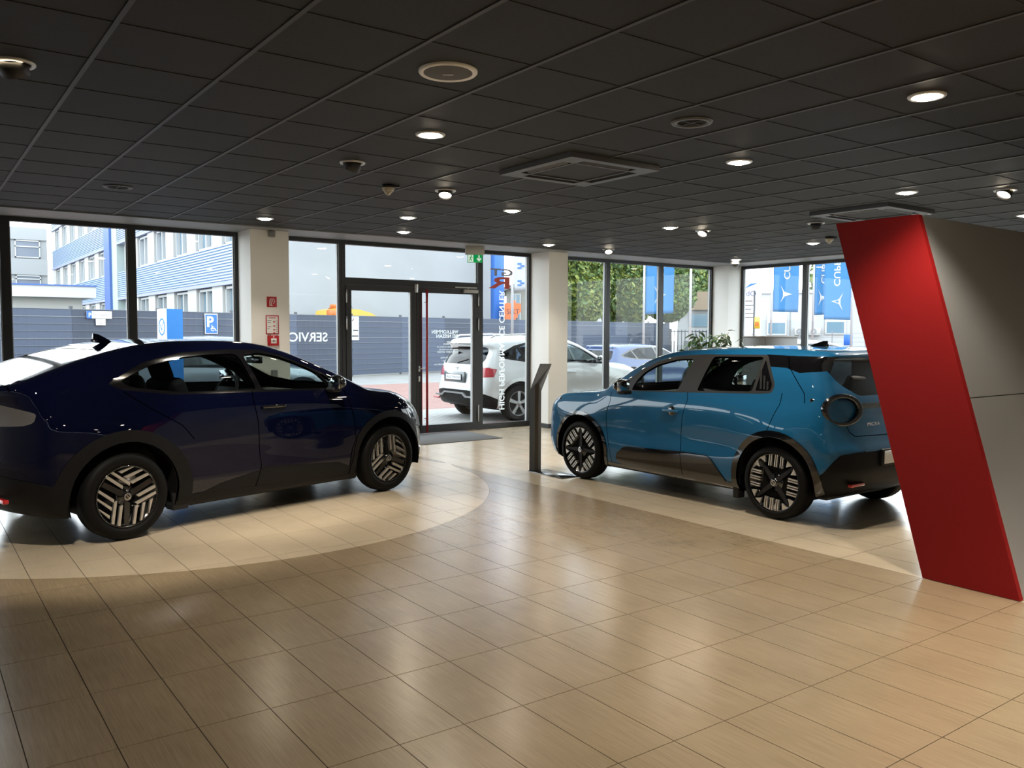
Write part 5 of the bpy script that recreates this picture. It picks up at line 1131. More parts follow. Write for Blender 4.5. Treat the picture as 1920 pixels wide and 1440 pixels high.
parked('parked_saloon', 'white car parked beyond the side window', M_WHITE, (17.6, 13.4, -0.10), -0.62, 0.05, 0.98)
parked('parked_coupe', 'copper and white car parked beyond the red panel', M_BEIGE, (20.6, 6.9, -0.10), -0.62+PI, 0.05, 0.97)

# ------------------------------------------------------------------ ground outside
def brick_mat(name, c1, c2, mortar, sc):
    m = bpy.data.materials.new(name); m.use_nodes = True; nt = m.node_tree; b = nt.nodes['Principled BSDF']; g = nt.nodes.new('ShaderNodeNewGeometry')
    br = nt.nodes.new('ShaderNodeTexBrick'); br.inputs['Scale'].default_value = sc; br.inputs['Color1'].default_value = (*c1, 1); br.inputs['Color2'].default_value = (*c2, 1); br.inputs['Mortar'].default_value = (*mortar, 1)
    br.inputs['Mortar Size'].default_value = 0.03; nt.links.new(g.outputs['Position'], br.inputs['Vector']); nt.links.new(br.outputs[0], b.inputs['Base Color']); b.inputs['Roughness'].default_value = 0.85; return m
MBR = brick_mat('red_paving', (0.20, 0.095, 0.077), (0.25, 0.13, 0.11), (0.15, 0.12, 0.105), 2.4)
MBG = brick_mat('grey_paving', (0.24, 0.24, 0.23), (0.29, 0.285, 0.27), (0.17, 0.17, 0.165), 2.4)
for k, (y0, y1, mm, nm) in enumerate(((Y1+0.05, 12.75, MBR, 'red brick paving along the window front'), (12.75, 15.6, MBG, 'pale grey paving under the white suv'), (15.6, 24.0, MBR, 'red brick paving across the yard'))):
    tag(MB().box(-40, 60, y0, y1, -0.12, -0.02).build('paving', mm), nm, None, None, 'structure')
tag(MB().box(-80, 140, 24.0, 160, -0.12, -0.02).box(14.2, 140, -60, Y1+0.05, -0.12, -0.02).build('yard', mat('asphalt', (0.187, 0.187, 0.179), 0.9, noise=(1.5, 0.25))), 'grey asphalt yard around the buildings', None, None, 'structure')

# ------------------------------------------------------------------ privacy fence
FD = Vector((0.9586, 0.285, 0)); FO = Vector((14.3, 28.65, 0)); FANG = math.atan2(FD.y, FD.x)
def fpt(s, z=0.0, off=0.0): return FO+FD*s+Vector((FD.y, -FD.x, 0))*off+Vector((0, 0, z))
fe = tag(empty('privacy_fence', fpt(-26), FANG), 'slate grey privacy strip fence across the yard', 'fence')
M_STRIP = [mat('fence_strip_%d' % k, (0.042*g, 0.055*g, 0.086*g), 0.55, noise=(1.0, 0.38, (22, 1, 1))) for k, g in enumerate((0.82, 1.05, 1.3))]
M_ROD = mat('fence_rod', (0.218, 0.234, 0.250), 0.5); M_POST = mat('fence_post', (0.06, 0.065, 0.075), 0.5)
sm = [bpy.data.meshes.new('privacy_strip') for _ in range(3)]
for k in range(3): sm[k].from_pydata([(0, -0.012, 0), (2.498, -0.012, 0), (2.498, 0.012, 0), (0, 0.012, 0), (0, -0.012, 0.1955), (2.498, -0.012, 0.1955), (2.498, 0.012, 0.1955), (0, 0.012, 0.1955)], [], [(0, 3, 2, 1), (4, 5, 6, 7), (0, 1, 5, 4), (1, 2, 6, 5), (2, 3, 7, 6), (3, 0, 4, 7)]); sm[k].materials.append(M_STRIP[k])
NP = 20
for i in range(NP+1): MB().box(-0.03, 0.03, -0.03, 0.03, 0, 2.24).box(-0.04, 0.04, -0.04, 0.04, 2.24, 2.30).build('post', M_POST, fe, (i*2.5, 0.06, 0))
for i in range(NP):
    for k in range(11):
        o = bpy.data.objects.new('privacy_strip', sm[(i*7+k*3) % 3]); COL.objects.link(o); o.parent = fe; o.location = (i*2.5, 0.004*((k+i) % 2), 0.06+k*0.196)
    b = MB()
    for k in range(1, 11): b.box(i*2.5, i*2.5+2.5, -0.026, -0.014, 0.060+k*0.196-(0.012 if k in (7, 10) else 0.005), 0.060+k*0.196)
    b.box(i*2.5, i*2.5+2.5, -0.02, 0.02, 2.215, 2.222)
    b.build('rod', M_ROD, fe)
    c = MB()
    for q in range(48): c.box(i*2.5+0.03+q*0.051, i*2.5+0.034+q*0.051, -0.003, 0.003, 2.2, 2.245)
    c.build('rod_tips', M_POST, fe)['kind'] = 'stuff'
M_PBLUE = mat('sign_blue', (0.02, 0.115, 0.46), 0.45)
def fence_s(px):
    d = ray(px, 600); # meet the fence line in plan
    det = d.x*FD.y-d.y*FD.x; t = (FO.x*FD.y-FO.y*FD.x)/det; p = Vector((d.x*t, d.y*t, 0)); return (p-FO).dot(FD), t
def fence_sign(px0, py0, px1, py1, name, label):
    s0, t0 = fence_s(px0); s1, t1 = fence_s(px1); z1 = EYE[2]+ray(px0, py0).z*t0; z0 = EYE[2]+ray(px0, py1).z*t0
    o = tag(empty(name, fpt(s0, z0, 0.05), FANG), label, 'sign', None); return o, s1-s0, z1-z0
o, w, hh = fence_sign(382, 588, 406, 626, 'disabled_parking_sign', 'blue disabled parking sign with white wheelchair on the fence')
MB().rbox(0, w, -0.01, 0.0, 0, hh, 0.003, 1).build('plate', M_SWH, o); MB().box(0.02, w-0.02, -0.012, -0.009, 0.02, hh-0.02).build('blue_field', M_PBLUE, o)
text('letter', 'P', hh*0.72, M_SWH, o, frame((w*0.12, -0.013, hh*0.36), (1, 0, 0), (0, 0, 1)), ext=0.001, bold=0.012, fit=w*0.52)
b = MB(); c = (w*0.60, hh*0.24); n = 20
P = [(c[0]+hh*0.105*math.cos(a), c[1]+hh*0.105*math.sin(a)) for a in np.linspace(2.2, 6.0, n)]; Q = [(c[0]+hh*0.080*math.cos(a), c[1]+hh*0.080*math.sin(a)) for a in np.linspace(2.2, 6.0, n)]
b.add([(x, -0.013, z) for x, z in P+Q], [(i, i+1, n+i+1, n+i) for i in range(n-1)])
b.lathe([(0, 0), (hh*0.024, 0)], 10, T(w*0.54, -0.013, hh*0.43) @ R(PI/2, 'X'))
for q in ([(w*0.52, hh*0.40), (w*0.58, hh*0.40), (w*0.60, hh*0.26), (w*0.54, hh*0.24)], [(w*0.54, hh*0.29), (w*0.78, hh*0.29), (w*0.78, hh*0.25), (w*0.54, hh*0.24)], [(w*0.73, hh*0.28), (w*0.79, hh*0.28), (w*0.90, hh*0.15), (w*0.84, hh*0.14)], [(w*0.55, hh*0.35), (w*0.72, hh*0.35), (w*0.72, hh*0.325), (w*0.56, hh*0.325)]): b.add([(x, -0.013, z) for x, z in q], [(0, 1, 2, 3)])
b.build('wheelchair_symbol', M_SWH, o, fixn=False)
o, w, hh = fence_sign(161, 583, 208, 597, 'customer_parking_sign', 'white and blue customer parking sign on the fence')
MB().rbox(0, w, -0.01, 0.0, 0, hh, 0.003, 1).build('plate', M_SWH, o); MB().box(0.0, w*0.2, -0.012, -0.009, 0.0, hh).build('blue_field', M_PBLUE, o)
text('letters', 'P', hh*0.85, M_SWH, o, frame((w*0.06, -0.013, hh*0.18), (1, 0, 0), (0, 0, 1)), fit=w*0.10); text('letters', 'KUNDENPARKPLATZ', hh*0.42, MATS['ink'], o, frame((w*0.23, -0.011, hh*0.34), (1, 0, 0), (0, 0, 1)), fit=w*0.74)
o, w, hh = fence_sign(178, 598, 196, 610, 'parking_number_sign', 'small white sign with number one on the fence')
MB().rbox(0, w, -0.01, 0.0, 0, hh, 0.003, 1).build('plate', M_SWH, o); text('number', '1', hh*0.85, MATS['ink'], o, frame((w*0.36, -0.011, hh*0.18), (1, 0, 0), (0, 0, 1)))
# charging pylon
o = tag(empty('charging_pylon', (3.78, 15.35, -0.02), 0.42), 'white and blue charging pylon standing in the yard', 'pylon')
MB().rbox(-0.16, 0.16, -0.13, 0.13, 0, 2.03, 0.01, 1).build('body', M_SWH, o); MB().box(-0.162, 0.162, -0.134, -0.13, 0.0, 2.03).build('blue_front', mat('pylon_blue', (0.02, 0.19, 0.55), 0.4), o)
b = MB(); n = 24
P = [(0.085*math.cos(a), 0.15*math.sin(a)) for a in np.linspace(0, 2*PI, n+1)]; Q = [(0.062*math.cos(a), 0.122*math.sin(a)) for a in np.linspace(0, 2*PI, n+1)]
b.add([(-0.163, y, 1.72+z) for y, z in P+Q], [(i, i+1, n+2+i, n+1+i) for i in range(n)]); b.add([(-0.163, 0.05, 1.76), (-0.163, 0.03, 1.76), (-0.163, -0.01, 1.68), (-0.163, -0.05, 1.80), (-0.163, -0.03, 1.80), (-0.163, 0.0, 1.64)], [(0, 1, 2, 5), (2, 3, 4, 5)])
b.build('tick_logo', MATS['pylon_blue'], o, fixn=False)
MB().box(-0.1635, -0.162, -0.09, 0.09, 1.50, 1.525).build('print_line', MATS['ink'], o)

# ------------------------------------------------------------------ buildings
M_BCOR = mat('corrugated_blue', (0.09, 0.19, 0.42), 0.45); M_LAV = mat('lavender_band', (0.250, 0.270, 0.395), 0.6); M_PIER = mat('white_pier', (0.416, 0.416, 0.406), 0.7)
M_BGL = mat('building_glass', (0.13, 0.21, 0.27), 0.08, spec=0.8); M_WFR = mat('white_window_frame', (0.426, 0.432, 0.432), 0.5); M_DBLU = mat('deep_blue_pillar', (0.042, 0.099, 0.302), 0.5); M_PGRN = mat('pale_green_strip', (0.312, 0.374, 0.364), 0.6)
BX, YN, YF = 11.5, 34.6, 88.0
bb = tag(empty('office_building', (BX, YN, 0)), 'long blue office building with slatted bands and white window rows', 'building')
MB().box(0.35, 12.0, 0.0, YF-YN, -0.1, 12.6).build('wall', M_PIER, bb)
ZP = [(-0.1, 1.75, 3.65), (3.65, 5.42, 7.18), (7.18, 8.90, 10.66), (10.66, 12.4, 12.6)]
M_SLAT = mat('pale_slat', (0.30, 0.37, 0.46), 0.45)
def ribs(y0, y1, z0, z1):
    o = MB().box(0.0, 0.35, y0, y1, z0+0.16, z1).build('slatted_panel', M_BCOR, bb); zz = z0+0.16; n = int((z1-zz)/0.118); d = (z1-zz)/n; b = MB()
    for k in range(n): b.add([(0.0, y0, zz+k*d+d*0.30), (-0.05, y0, zz+k*d+d*0.38), (-0.05, y0, zz+k*d+d*0.86), (0.0, y0, zz+k*d+d), (0.0, y1, zz+k*d+d*0.30), (-0.05, y1, zz+k*d+d*0.38), (-0.05, y1, zz+k*d+d*0.86), (0.0, y1, zz+k*d+d)], [(0, 1, 5, 4), (1, 2, 6, 5), (2, 3, 7, 6)])
    b.build('slats', M_SLAT, o, fixn=False)['kind'] = 'stuff'; MB().box(-0.10, 0.35, y0, y1, z0, z0+0.16).build('band', M_LAV, bb)
PIL = (59.2-YN, 62.6-YN)
for (z0, z1, z2) in ZP:
    for (y0, y1) in ((0, PIL[0]), (PIL[1], YF-YN)): ribs(y0, y1, z0, z1)
MB().box(-0.25, 0.35, PIL[0]+1.6, PIL[1], 0, 12.6).build('pillar', M_DBLU, bb); MB().box(-0.1, 0.35, PIL[0], PIL[0]+1.6, 0, 12.6).build('stair_strip', M_PGRN, bb)
win_edges = [35.2+4.05*k for k in range(13)]
for (z0, z1, z2) in ZP[:3]:
    for k, y in enumerate(win_edges):
        a, b_ = y-YN, y+2.3-YN
        if b_ > PIL[0] and a < PIL[1] or b_ > YF-YN: continue
        o = MB().box(0.10, 0.36, a, a+0.09, z1, z2-0.05).box(0.10, 0.36, b_-0.09, b_, z1, z2-0.05).box(0.10, 0.36, a, b_, z1, z1+0.09).box(0.10, 0.36, a, b_, z2-0.16, z2-0.05).box(0.12, 0.36, (a+b_)/2-0.07, (a+b_)/2+0.07, z1, z2-0.05).build('window', M_WFR, bb)
        for (p, q) in ((a+0.09, (a+b_)/2-0.07), ((a+b_)/2+0.07, b_-0.09)): MB().box(0.30, 0.345, p, q, z1+0.09, z2-0.16).build('window_pane', M_BGL, o)
    # recess depth: white piers stand proud between the windows
    for k, y in enumerate(win_edges):
        a, b_ = y+2.3-YN, y+4.05-YN
        if b_ > PIL[0] and a < PIL[1] or b_ > YF-YN: continue
        MB().box(0.0, 0.36, a+0.12, b_-0.12, z1, z2).build('pier', M_PIER, bb)
# plain concrete fire wall, the end of the same block
M_CONC = mat('bare_concrete', (0.260, 0.273, 0.286), 0.85, noise=(0.5, 0.16))
tag(MB().box(11.9, 24.05, 34.5, 34.58, -0.1, 13.4).build('fire_wall', M_CONC), 'tall bare concrete end wall behind the fence', 'wall')
# grey office block far behind
gb = tag(empty('concrete_office_block', (-12, 92, 0)), 'grey concrete office block with window rows behind the blue building', 'building')
MB().box(0, 23.6, 0.15, 12, -0.1, 11.3).build('wall', mat('pale_concrete', (0.270, 0.281, 0.291), 0.8), gb)
for z0, z1 in ((-0.1, 5.4), (6.95, 8.45), (10.25, 11.4)):
    for x in range(0, 24, 6): MB().box(x+0.03, min(23.6, x+5.97), 0.0, 0.15, z0, z1).build('spandrel_panel', mat('spandrel', (0.302, 0.312, 0.322), 0.8), gb)
for z0, z1 in ((5.5, 6.9), (8.55, 10.2)):
    for k in range(8):
        x = 0.6+k*2.9
        o = MB().box(x, x+0.1, 0.02, 0.15, z0, z1).box(x+2.0, x+2.1, 0.02, 0.15, z0, z1).box(x, x+2.1, 0.02, 0.15, z0, z0+0.1).box(x, x+2.1, 0.02, 0.15, z1-0.1, z1).box(x, x+2.1, 0.02, 0.15, z0+1.0, z0+1.1).build('window', M_WFR, gb)
        MB().box(x+0.1, x+2.0, 0.10, 0.149, z0+0.1, z1-0.1).build('window_pane', mat('blind_glass', (0.166, 0.187, 0.229), 0.2), o)
# white canopy building
cbm = tag(empty('canopy_building', (-10, 40, 0)), 'low white flat roofed canopy building behind the fence', 'building')
MB().box(0, 16.4, 0.6, 8, -0.1, 3.05).build('wall', mat('cream_render', (0.343, 0.343, 0.322), 0.8), cbm); MB().box(-0.2, 16.85, 0.0, 8, 3.05, 3.52).build('roof_slab', M_PIER, cbm); MB().box(-0.25, 16.9, -0.05, 8, 3.52, 3.58).build('roof_edge', M_DBLU, cbm)
# yellow van behind the fence
vn = tag(empty('yellow_van', (13.95, 31.6, 0)), 'yellow service van with orange beacon behind the fence', 'van')
M_YEL = mat('yellow_paint', (0.442, 0.286, 0.010), 0.35, coat=0.5); M_ORA = mat('orange_plastic', (0.442, 0.114, 0.016), 0.4)
b = MB(); prof = [(0.0, 0.4), (0.0, 2.25), (0.08, 2.50), (0.35, 2.58), (1.2, 2.55), (1.75, 2.42), (2.15, 2.20), (2.7, 1.55), (3.6, 1.35), (3.75, 0.9), (3.75, 0.4)]
b.prism(prof, 0.0, 1.7, 'y'); b.build('body', M_YEL, vn)
MB().prism([(0.85, 1.6), (0.85, 2.28), (1.45, 2.30), (1.95, 2.12), (2.4, 1.6)], -0.01, 0.0, 'y').build('side_window', M_BGL, vn)
MB().rbox(0.02, 0.42, 0.1, 0.6, 2.2, 2.52, 0.02, 1, T(-0.02, -0.12, 0)).build('rear_box', M_ORA, vn)
MB().rbox(0.35, 0.85, 0.5, 1.1, 2.58, 2.62, 0.01, 1).rbox(0.38, 0.82, 0.55, 1.05, 2.62, 2.76, 0.04, 2).build('beacon_bar', M_ORA, vn)
MB().tube([(1.35, 0.85, 2.52), (1.22, 0.85, 2.85)], 0.006, 5).build('aerial', M_PLAS, vn)
for x in (0.7, 3.0): MB().lathe([(0.2, -0.1), (0.34, -0.1), (0.34, 0.1), (0.2, 0.1)], 20, T(x, 0.1, 0.34) @ R(PI/2, 'X')).build('wheel', M_RUB, vn)
# blue pylon, rental sign, white flag, house
tag(MB().rbox(22.85, 23.42, 33.0, 33.35, -0.02, 10.5, 0.02, 1).build('blue_pylon', mat('bright_blue', (0.026, 0.114, 0.390), 0.45)), 'tall bright blue pylon beside the concrete wall', 'pylon')
o = tag(empty('rental_sign', (23.05, 32.4, 0)), 'orange rental sign with dark lettering above the fence', 'sign')
MB().prism([(0, 2.22), (0.72, 2.22), (0.72, 2.45), (0.92, 2.62), (0.92, 3.02), (0.62, 3.02), (0.56, 3.16), (0.46, 3.16), (0.40, 3.02), (0, 3.02)], 0.0, 0.08, 'y').build('panel', mat('sign_orange', (0.468, 0.104, 0.026), 0.5), o)
text('letters', 'SiXT', 0.36, MATS['ink'], o, frame((0.06, -0.004, 2.50), (1, 0, 0), (0, 0, 1)), fit=0.74)
MB().box(0.40, 0.48, 0.02, 0.07, -0.02, 2.22).build('post', M_POST, o)
def flag(name, label, base, tall, top, bot, wid, ang, m, tilt=0.0, wave=0.06, inner=None, ph=0.0, text_s=None, flip=False, vis_pole=True):
    """banner on a pole: the cloth hangs from top to bot, wid metres from the pole, waving slightly"""
    o = tag(empty(name, base, ang), label, 'flag', 'banners on poles')
    MB().tube([(0, 0, 0), (tilt, 0, tall)], [0.045, 0.03], 10).build('pole', mat('pole_white', (0.390, 0.395, 0.406), 0.35, metal=0.2), o)
    nx_, nz_ = 12, 24; v = []; f = []
    fy = lambda u, z: wave*math.sin(u*5+z*1.3+ph)*u
    for j in range(nz_+1):
        for i in range(nx_+1): u = i/nx_; z = bot+(top-bot)*j/nz_; v.append((0.05+tilt*z/tall+u*wid, fy(u, z), z+0.05*u*math.sin(ph*3)))
    for j in range(nz_):
        for i in range(nx_): a = j*(nx_+1)+i; f.append((a, a+1, a+nx_+2, a+nx_+1))
    c = mesh_obj('cloth', v, f, m, o, True)
    sol = c.modifiers.new('thick', 'SOLIDIFY'); sol.thickness = 0.004
    if inner:
        for (me, cx, cz, sx_, rot) in inner:
            cr_, sr_ = math.cos(rot), math.sin(rot); vs, fs = [], []; n0 = len(me.vertices)
            for sg in (-1, 1):                        # the print shows on both sides of the thin cloth
                for vv in me.vertices:
                    x0, y0 = vv.co.x*sx_[0], vv.co.y*sx_[1]; x, y = cr_*x0-sr_*y0, sr_*x0+cr_*y0; U = (cx+x)/wid; z = cz+y
                    vs.append((0.05+tilt*z/tall+U*wid, fy(U, z)+sg*(0.012+0.006*(me.name.startswith('dark'))), z+0.05*U*math.sin(ph*3)))
                fs += [tuple(i+(n0 if sg > 0 else 0) for i in p.vertices) for p in me.polygons]
            mesh_obj('print', vs, fs, me.materials[0], o)
    return o
M_CLOTH = mat('sky_blue_cloth', (0.029, 0.140, 0.312), 0.8); M_CLW = mat('white_cloth', (0.364, 0.380, 0.395), 0.8)
# arrow-like triangular emblem, 1 unit high, pointing along +x
em = bpy.data.meshes.new('print')
tri = [[(0.5, 0.0), (-0.14, 0.13), (-0.5, 0.5), (-0.27, 0.10), (-0.30, 0.0)], [(0.5, 0.0), (-0.30, 0.0), (-0.27, -0.10), (-0.5, -0.5), (-0.14, -0.13)]]
ev = []; ef = []
for P in tri: ef.append(tuple(range(len(ev), len(ev)+len(P)))); ev += [(a, b_, 0) for a, b_ in P]
em.from_pydata(ev, [], ef); em.materials.append(M_CLW)
emd = bpy.data.meshes.new('dark_print'); emd.from_pydata([(0.22, 0.0, 0.001), (-0.08, 0.075, 0.001), (-0.14, 0, 0.001), (-0.08, -0.075, 0.001)], [], [(0, 1, 2, 3)]); emd.materials.append(M_CLOTH)
tx = text('word_print', 'CUPRA', 0.30, M_CLW, None, Matrix(), 'LEFT', 0.0, 1.0, 0.006, 1.25); txm = tx.data; bpy.data.objects.remove(tx)
def banner(px, py_bot, dist, wid, label, ang, flip=False, ph=0.0, mx=1, tilt=0.0):
    d = ray(px, 600); d2 = Vector((d.x, d.y, 0)).normalized(); p = d2*dist; dep = dist*math.cos(math.atan((px-960)/F_PX))
    zb = EYE[2]+(720+F_PX*PITCH-py_bot)/F_PX*dep
    flag('banner_flag', label, (p.x, p.y, -0.02), zb+4.5, zb+3.3, zb, wid, ang, M_CLOTH, tilt, 0.06, [(em, wid*0.52, zb+0.66, (0.42*mx, 0.66), 0.0), (emd, wid*0.52, zb+0.66, (0.42*mx, 0.66), 0.0), (txm, wid*0.55+0.09, zb+1.2, (1.0, mx), PI/2)], ph, flip=flip)
fa_ = lambda px, k: -(math.radians(54.1)-math.atan((px-960)/F_PX))*0+k
VA_ = lambda px: -math.radians(35.9)-math.atan((px-960)/F_PX)          # banner seen square-on from the camera
banner(1207, 588, 30, 0.98, 'sky blue banner flag beside the hedge trees', VA_(1207)+0.1, ph=0.4, tilt=-0.0)
banner(1446, 582, 33, 0.90, 'sky blue banner flag beside the white pylon sign', VA_(1446)+0.1, ph=1.2)
banner(1524, 588, 35, 0.72, 'sky blue banner flag beside the window post', VA_(1524)+0.6, ph=2.4)
banner(1597, 597, 33, 0.92, 'sky blue banner flag nearest to the red panel', VA_(1597)+PI+0.2, ph=0.9)
d = ray(1294, 600); p = Vector((d.x, d.y, 0)).normalized()*36
tag(MB().tube([(0, 0, 0), (0, 0, 7.5)], [0.06, 0.04], 10).build('flag_pole', MATS['pole_white'], loc=(p.x, p.y, -0.02)), 'bare white flag pole in front of the low shop', 'pole')
flag('logo_banner', 'white banner flag with blue marks beside the rental sign', (14.55, 20.1, -0.02), 6.5, 6.2, 2.86, 0.42, VA_(972)+0.2, M_CLW, 0.0, 0.03, None, 0.3)
lb = MB()
for k in range(6):
    for (x, z) in ((0.0, 0.0), (0.09, 0.06), (0.0, 0.12)): lb.box(0.15+x, 0.27+x, -0.02, -0.012, 3.02+k*0.5+z, 3.06+k*0.5+z)
lbo = lb.build('logo_print', M_PBLUE, bpy.data.objects['logo_banner'])

def house(name, label, loc, ang, w, dpt, hw, hr, mw, mr, wins):
    o = tag(empty(name, loc, ang), label, 'building')
    b = MB().prism([(0, 0), (w, 0), (w, hw), (w/2, hw+hr), (0, hw)], 0, dpt, 'y').build('wall', mw, o)
    MB().prism([(-0.4, hw-0.25), (w/2, hw+hr+0.05), (w+0.4, hw-0.25), (w+0.4, hw), (w/2, hw+hr+0.32), (-0.4, hw)], -0.4, dpt+0.4, 'y').build('roof', mr, o)
    for (x, z, a, c) in wins:
        f_ = MB().box(x, x+a, -0.06, 0.0, z, z+c).build('window', M_WFR, o); MB().box(x+0.1, x+a/2-0.04, -0.075, -0.06, z+0.1, z+c-0.1).build('window_pane', M_BGL, f_); MB().box(x+a/2+0.04, x+a-0.1, -0.075, -0.06, z+0.1, z+c-0.1).build('window_pane', M_BGL, f_)
    return o
M_ROOF = mat('roof_tile', (0.20, 0.19, 0.19), 0.8); M_REND = mat('white_render', (0.374, 0.380, 0.385), 0.8); M_CRM = mat('beige_render', (0.286, 0.276, 0.250), 0.8)
def plan_at(px, dist): d = ray(px, 600); p = Vector((d.x, d.y, 0)).normalized()*dist; return (p.x, p.y, 0)
house('beige_house', 'beige house with a tall window behind the rental sign', plan_at(949, 60), VA_(970), 3.2, 8, 4.75, 0.35, M_CRM, M_ROOF, [(0.30, 2.3, 0.75, 2.1), (1.9, 2.3, 0.75, 2.1)])
house('gabled_house', 'white gabled house rising between the hedge trees', plan_at(1022, 80), VA_(1098), 7.4, 9, 7.2, 3.1, M_REND, M_ROOF, [(1.2, 2.8, 1.3, 1.6), (5.6, 4.2, 1.0, 1.4)])
# low shop seen past the railing
d = ray(1270, 600); p = Vector((d.x, d.y, 0)).normalized()*62
sh = tag(empty('low_shop', (p.x, p.y, 0), VA_(1300)), 'low shop with sand coloured roof behind the railing', 'building')
MB().box(0, 12, 0, 6, -0.1, 3.3).build('wall', M_REND, sh); MB().prism([(-0.3, 3.3), (12.3, 3.3), (11.0, 4.6), (1.0, 4.6)], -0.3, 6.3, 'y').build('roof', mat('sand_roof', (0.286, 0.218, 0.156), 0.8), sh)
for k in range(5): MB().box(0.8+k*2.2, 2.6+k*2.2, -0.05, 0.0, 2.1, 3.0).build('window', M_BGL, sh); MB().box(0.5+k*2.2, 2.5+k*2.2, -0.06, 0.0, 0.2, 1.1).build('shutter', M_GREYP, sh)
# white hall beyond the side windows
d = ray(1400, 600); p = Vector((d.x, d.y, 0)).normalized()*47
hl = tag(empty('white_hall', (p.x, p.y, 0), VA_(1520)), 'long white hall with small windows beyond the side windows', 'building')
MB().box(-1.0, 16, 0, 8, -0.1, 3.75).build('wall', M_REND, hl); MB().box(-1.1, 16.1, -0.1, 8, 3.75, 3.92).build('roof_edge', mat('edge_grey', (0.4, 0.42, 0.44), 0.6), hl)
for x, z, w_, h_ in ((1.05, 1.55, 1.0, 1.1), (3.95, 1.6, 1.0, 1.1), (8.2, 1.6, 1.0, 1.1), (11.2, 1.6, 1.0, 1.1)):
    f_ = MB().box(x, x+w_, -0.08, 0.0, z, z+h_).build('window', M_WFR, hl); MB().box(x+0.08, x+w_-0.08, -0.09, -0.08, z+0.08, z+h_-0.45).build('window_pane', M_BGL, f_); MB().box(x+0.08, x+w_-0.08, -0.095, -0.08, z+h_-0.45, z+h_-0.08).build('roller_blind', mat('blind', (0.5, 0.52, 0.52), 0.7), f_)
for x in (2.45, 3.15):
    a_ = MB().rbox(x, x+0.58, -0.36, -0.04, 1.55, 1.95, 0.02, 1).build('air_conditioner_unit', M_PIER, hl); MB().lathe([(0.05, 0), (0.15, 0.002), (0.16, 0)], 16, T(x+0.24, -0.362, 1.75) @ R(PI/2, 'X')).build('fan', mat('fan_grey', (0.2, 0.21, 0.22), 0.6), a_)
MB().rbox(6.7, 7.6, -0.1, 0.0, 0.5, 0.95, 0.01, 1).build('vent_grille', mat('fan_grey'), hl)
MB().box(2.2, 2.24, -0.05, 0.0, 0, 3.7).build('downpipe', MATS['fan_grey'], hl)
# pylon sign with the stop-like yellow box
d = ray(1405, 600); p = Vector((d.x, d.y, 0)).normalized()*30
sg = tag(empty('inspection_sign', (p.x, p.y, 0), VA_(1410)), 'white pylon sign with blue swoosh beside the corner window', 'sign')
MB().rbox(-0.3, 0.38, 0, 0.2, 0, 3.45, 0.02, 1).build('panel', M_SWH, sg)
text('letters', 'dO', 0.26, mat('navy_ink', (0.03, 0.05, 0.16), 0.5), sg, frame((-0.14, -0.006, 2.90), (1, 0, 0), (0, 0, 1)), fit=0.34)
MB().prism([(-0.2, 3.15), (0.0, 3.32), (0.3, 3.36), (0.05, 3.25)], -0.004, 0.0, 'y').build('swoosh', MATS['sign_blue'], sg)
for k, w_ in enumerate((0.34, 0.38, 0.30, 0.36, 0.44)): MB().box(-0.24, -0.24+w_, -0.004, 0.0, 2.72-k*0.14, 2.75-k*0.14).build('text_line', MATS['ink'], sg)
d = ray(1418, 600); p = Vector((d.x, d.y, 0)).normalized()*28
yb = tag(empty('yellow_letter_box', (p.x, p.y, 0), VA_(1418)), 'yellow box on a dark post beside the white pylon sign', 'post box')
MB().box(-0.1, -0.04, 0, 0.05, 0, 3.0).build('post', M_POST, yb); MB().rbox(-0.06, 0.12, -0.05, 0.1, 1.78, 2.16, 0.02, 1).build('box', M_YEL, yb); MB().box(-0.02, 0.01, -0.052, -0.05, 1.86, 2.0).box(0.04, 0.07, -0.052, -0.05, 1.86, 2.0).build('marks', M_SRED, yb)
# railing past the fence end
e0 = fpt(24.2); rg = tag(empty('bar_railing', e0, -0.05), 'dark vertical bar railing after the end of the fence', 'fence')
MB().box(0, 13, -0.02, 0.02, 1.72, 1.77).box(0, 13, -0.02, 0.02, 0.2, 0.25).build('rail', M_POST, rg)
for k in range(44): MB().box(k*0.3-0.018, k*0.3+0.018, -0.018, 0.018, 0, 1.85).build('bar', M_POST, rg)
for k in range(4): MB().box(k*4.3-0.06, k*4.3+0.06, -0.05, 0.05, 0, 1.9).build('post', M_POST, rg)
d = ray(1500, 600); p = Vector((d.x, d.y, 0)).normalized()*38
wf = tag(empty('wire_fence', (p.x, p.y, 0), VA_(1560)), 'light wire mesh fence in front of the white hall', 'fence')
for k in range(9): MB().box(k*1.3-0.025, k*1.3+0.025, -0.025, 0.025, 0, 1.75).build('post', M_ROD, wf)
for k in range(9): MB().box(-0.1, 10.5, -0.008, 0.008, 0.2+k*0.18, 0.215+k*0.18).build('wire', M_ROD, wf)
MB().rbox(1.75, 2.1, -0.03, -0.01, 1.15, 1.6, 0.01, 1).build('blue_plate', M_PBLUE, wf)

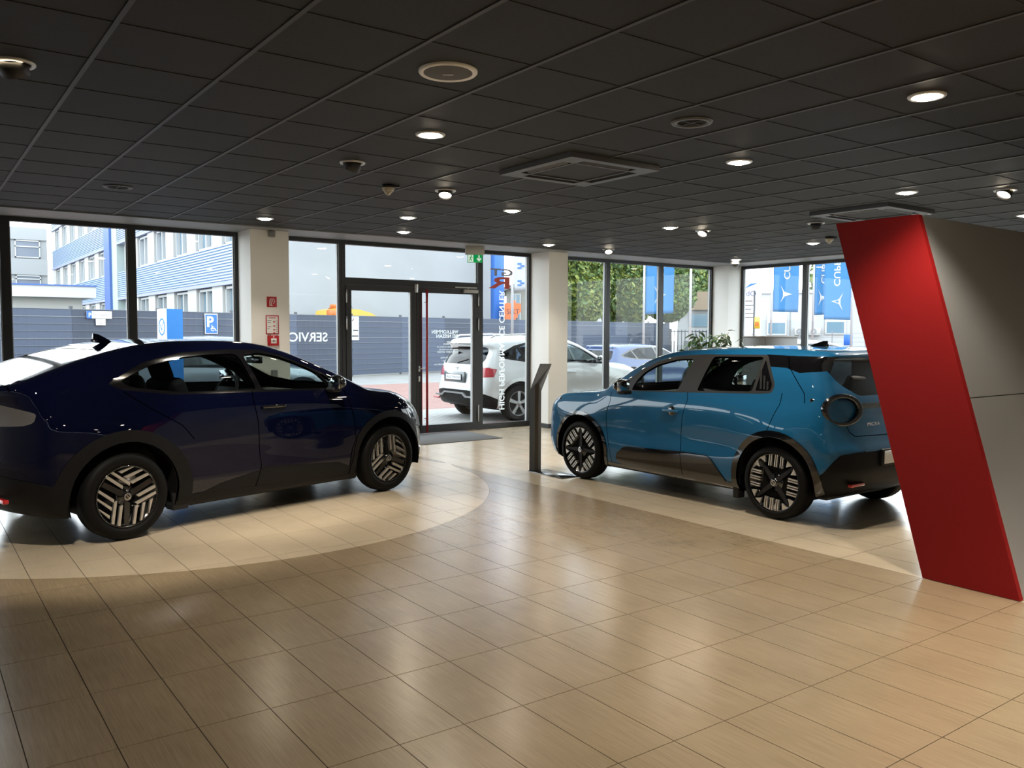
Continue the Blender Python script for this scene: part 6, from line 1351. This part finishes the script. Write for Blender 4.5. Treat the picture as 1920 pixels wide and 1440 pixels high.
# ------------------------------------------------------------------ trees
M_FOL = [mat('foliage_%d' % k, c, 0.6, noise=(2.0, 0.4)) for k, c in enumerate(((0.105, 0.16, 0.034), (0.17, 0.20, 0.036), (0.085, 0.145, 0.045)))]
M_BARK = mat('bark', (0.10, 0.08, 0.06), 0.9)
def tree(name, label, loc, rx, z0, z1, n, mi, leaf=0.16, taper=0.3, group='hedge trees'):
    o = tag(empty(name, (loc[0], loc[1], 0)), label, 'tree', group); r = np.random.default_rng(int(loc[0]*100))
    MB().tube([(0, 0, 0), (0, 0, z0+0.5*(z1-z0))], [0.18, 0.08], 8).build('trunk', M_BARK, o)
    t = r.random(n); a = r.random(n)*2*PI; q = np.sqrt(r.random(n))*0.25+0.78
    lump = 1+0.10*np.sin(a*3+t*9)+0.08*np.sin(a*7-t*15)
    rad = rx*q*lump*np.minimum(1, (t/0.18)**0.5)*np.minimum(1, ((1-t)/taper)**0.5)
    C = np.stack([rad*np.cos(a), rad*np.sin(a), z0+(z1-z0)*t], 1); v = np.zeros((n, 4, 3))
    u = r.normal(size=(n, 3)); u /= np.linalg.norm(u, axis=1)[:, None]; w = np.cross(u, r.normal(size=(n, 3))); w /= np.linalg.norm(w, axis=1)[:, None]; s_ = leaf*(0.6+0.8*r.random(n))[:, None]
    v[:, 0] = C-u*s_; v[:, 1] = C+w*s_*0.55; v[:, 2] = C+u*s_; v[:, 3] = C-w*s_*0.55
    me = bpy.data.meshes.new('foliage'); me.from_pydata(v.reshape(-1, 3).tolist(), [], np.arange(4*n).reshape(n, 4).tolist())
    for k in range(3): me.materials.append(M_FOL[(mi+k) % 3])
    me.polygons.foreach_set('material_index', (r.random(n)*2.2).astype(int).tolist())
    f_ = bpy.data.objects.new('foliage', me); COL.objects.link(f_); f_.parent = o; f_['kind'] = 'stuff'
    c = MB(); nn = 14
    zz = np.linspace(0, 1, 9)
    c.lathe([(max(0.02, rx*0.60*min(1, (x/0.18)**0.5)*min(1, ((1-x)/taper)**0.5)), z0+(z1-z0)*x) for x in zz], nn); c.build('inner_foliage', M_FOL[2], o)
def at(px, dist): d = ray(px, 600); p = Vector((d.x, d.y, 0)).normalized()*dist; return (p.x, p.y)
tree('hedge_tree', 'broad clipped hedge tree next to the second column', at(1093, 49), 1.4, 2.0, 9.2, 7500, 0)
tree('hedge_tree', 'slim hedge tree in front of the gabled house', at(1150, 56), 0.75, 2.0, 6.4, 2200, 1, taper=0.6)
tree('hedge_tree', 'yellowish hedge tree beside the sky blue banner', at(1190, 54), 1.2, 2.1, 9.4, 6500, 1)
tree('hedge_tree', 'green hedge tree partly behind the sky blue banner', at(1252, 57), 1.75, 2.4, 9.0, 7500, 2)
tree('street_tree', 'pale green street tree above the low shop', at(1318, 82), 2.6, 4.6, 11.0, 3800, 1, 0.26, group=None)
tree('street_tree', 'pale tree rising between two banner flags', at(1560, 58), 1.3, 3.9, 9.0, 1500, 1, 0.22, group=None)
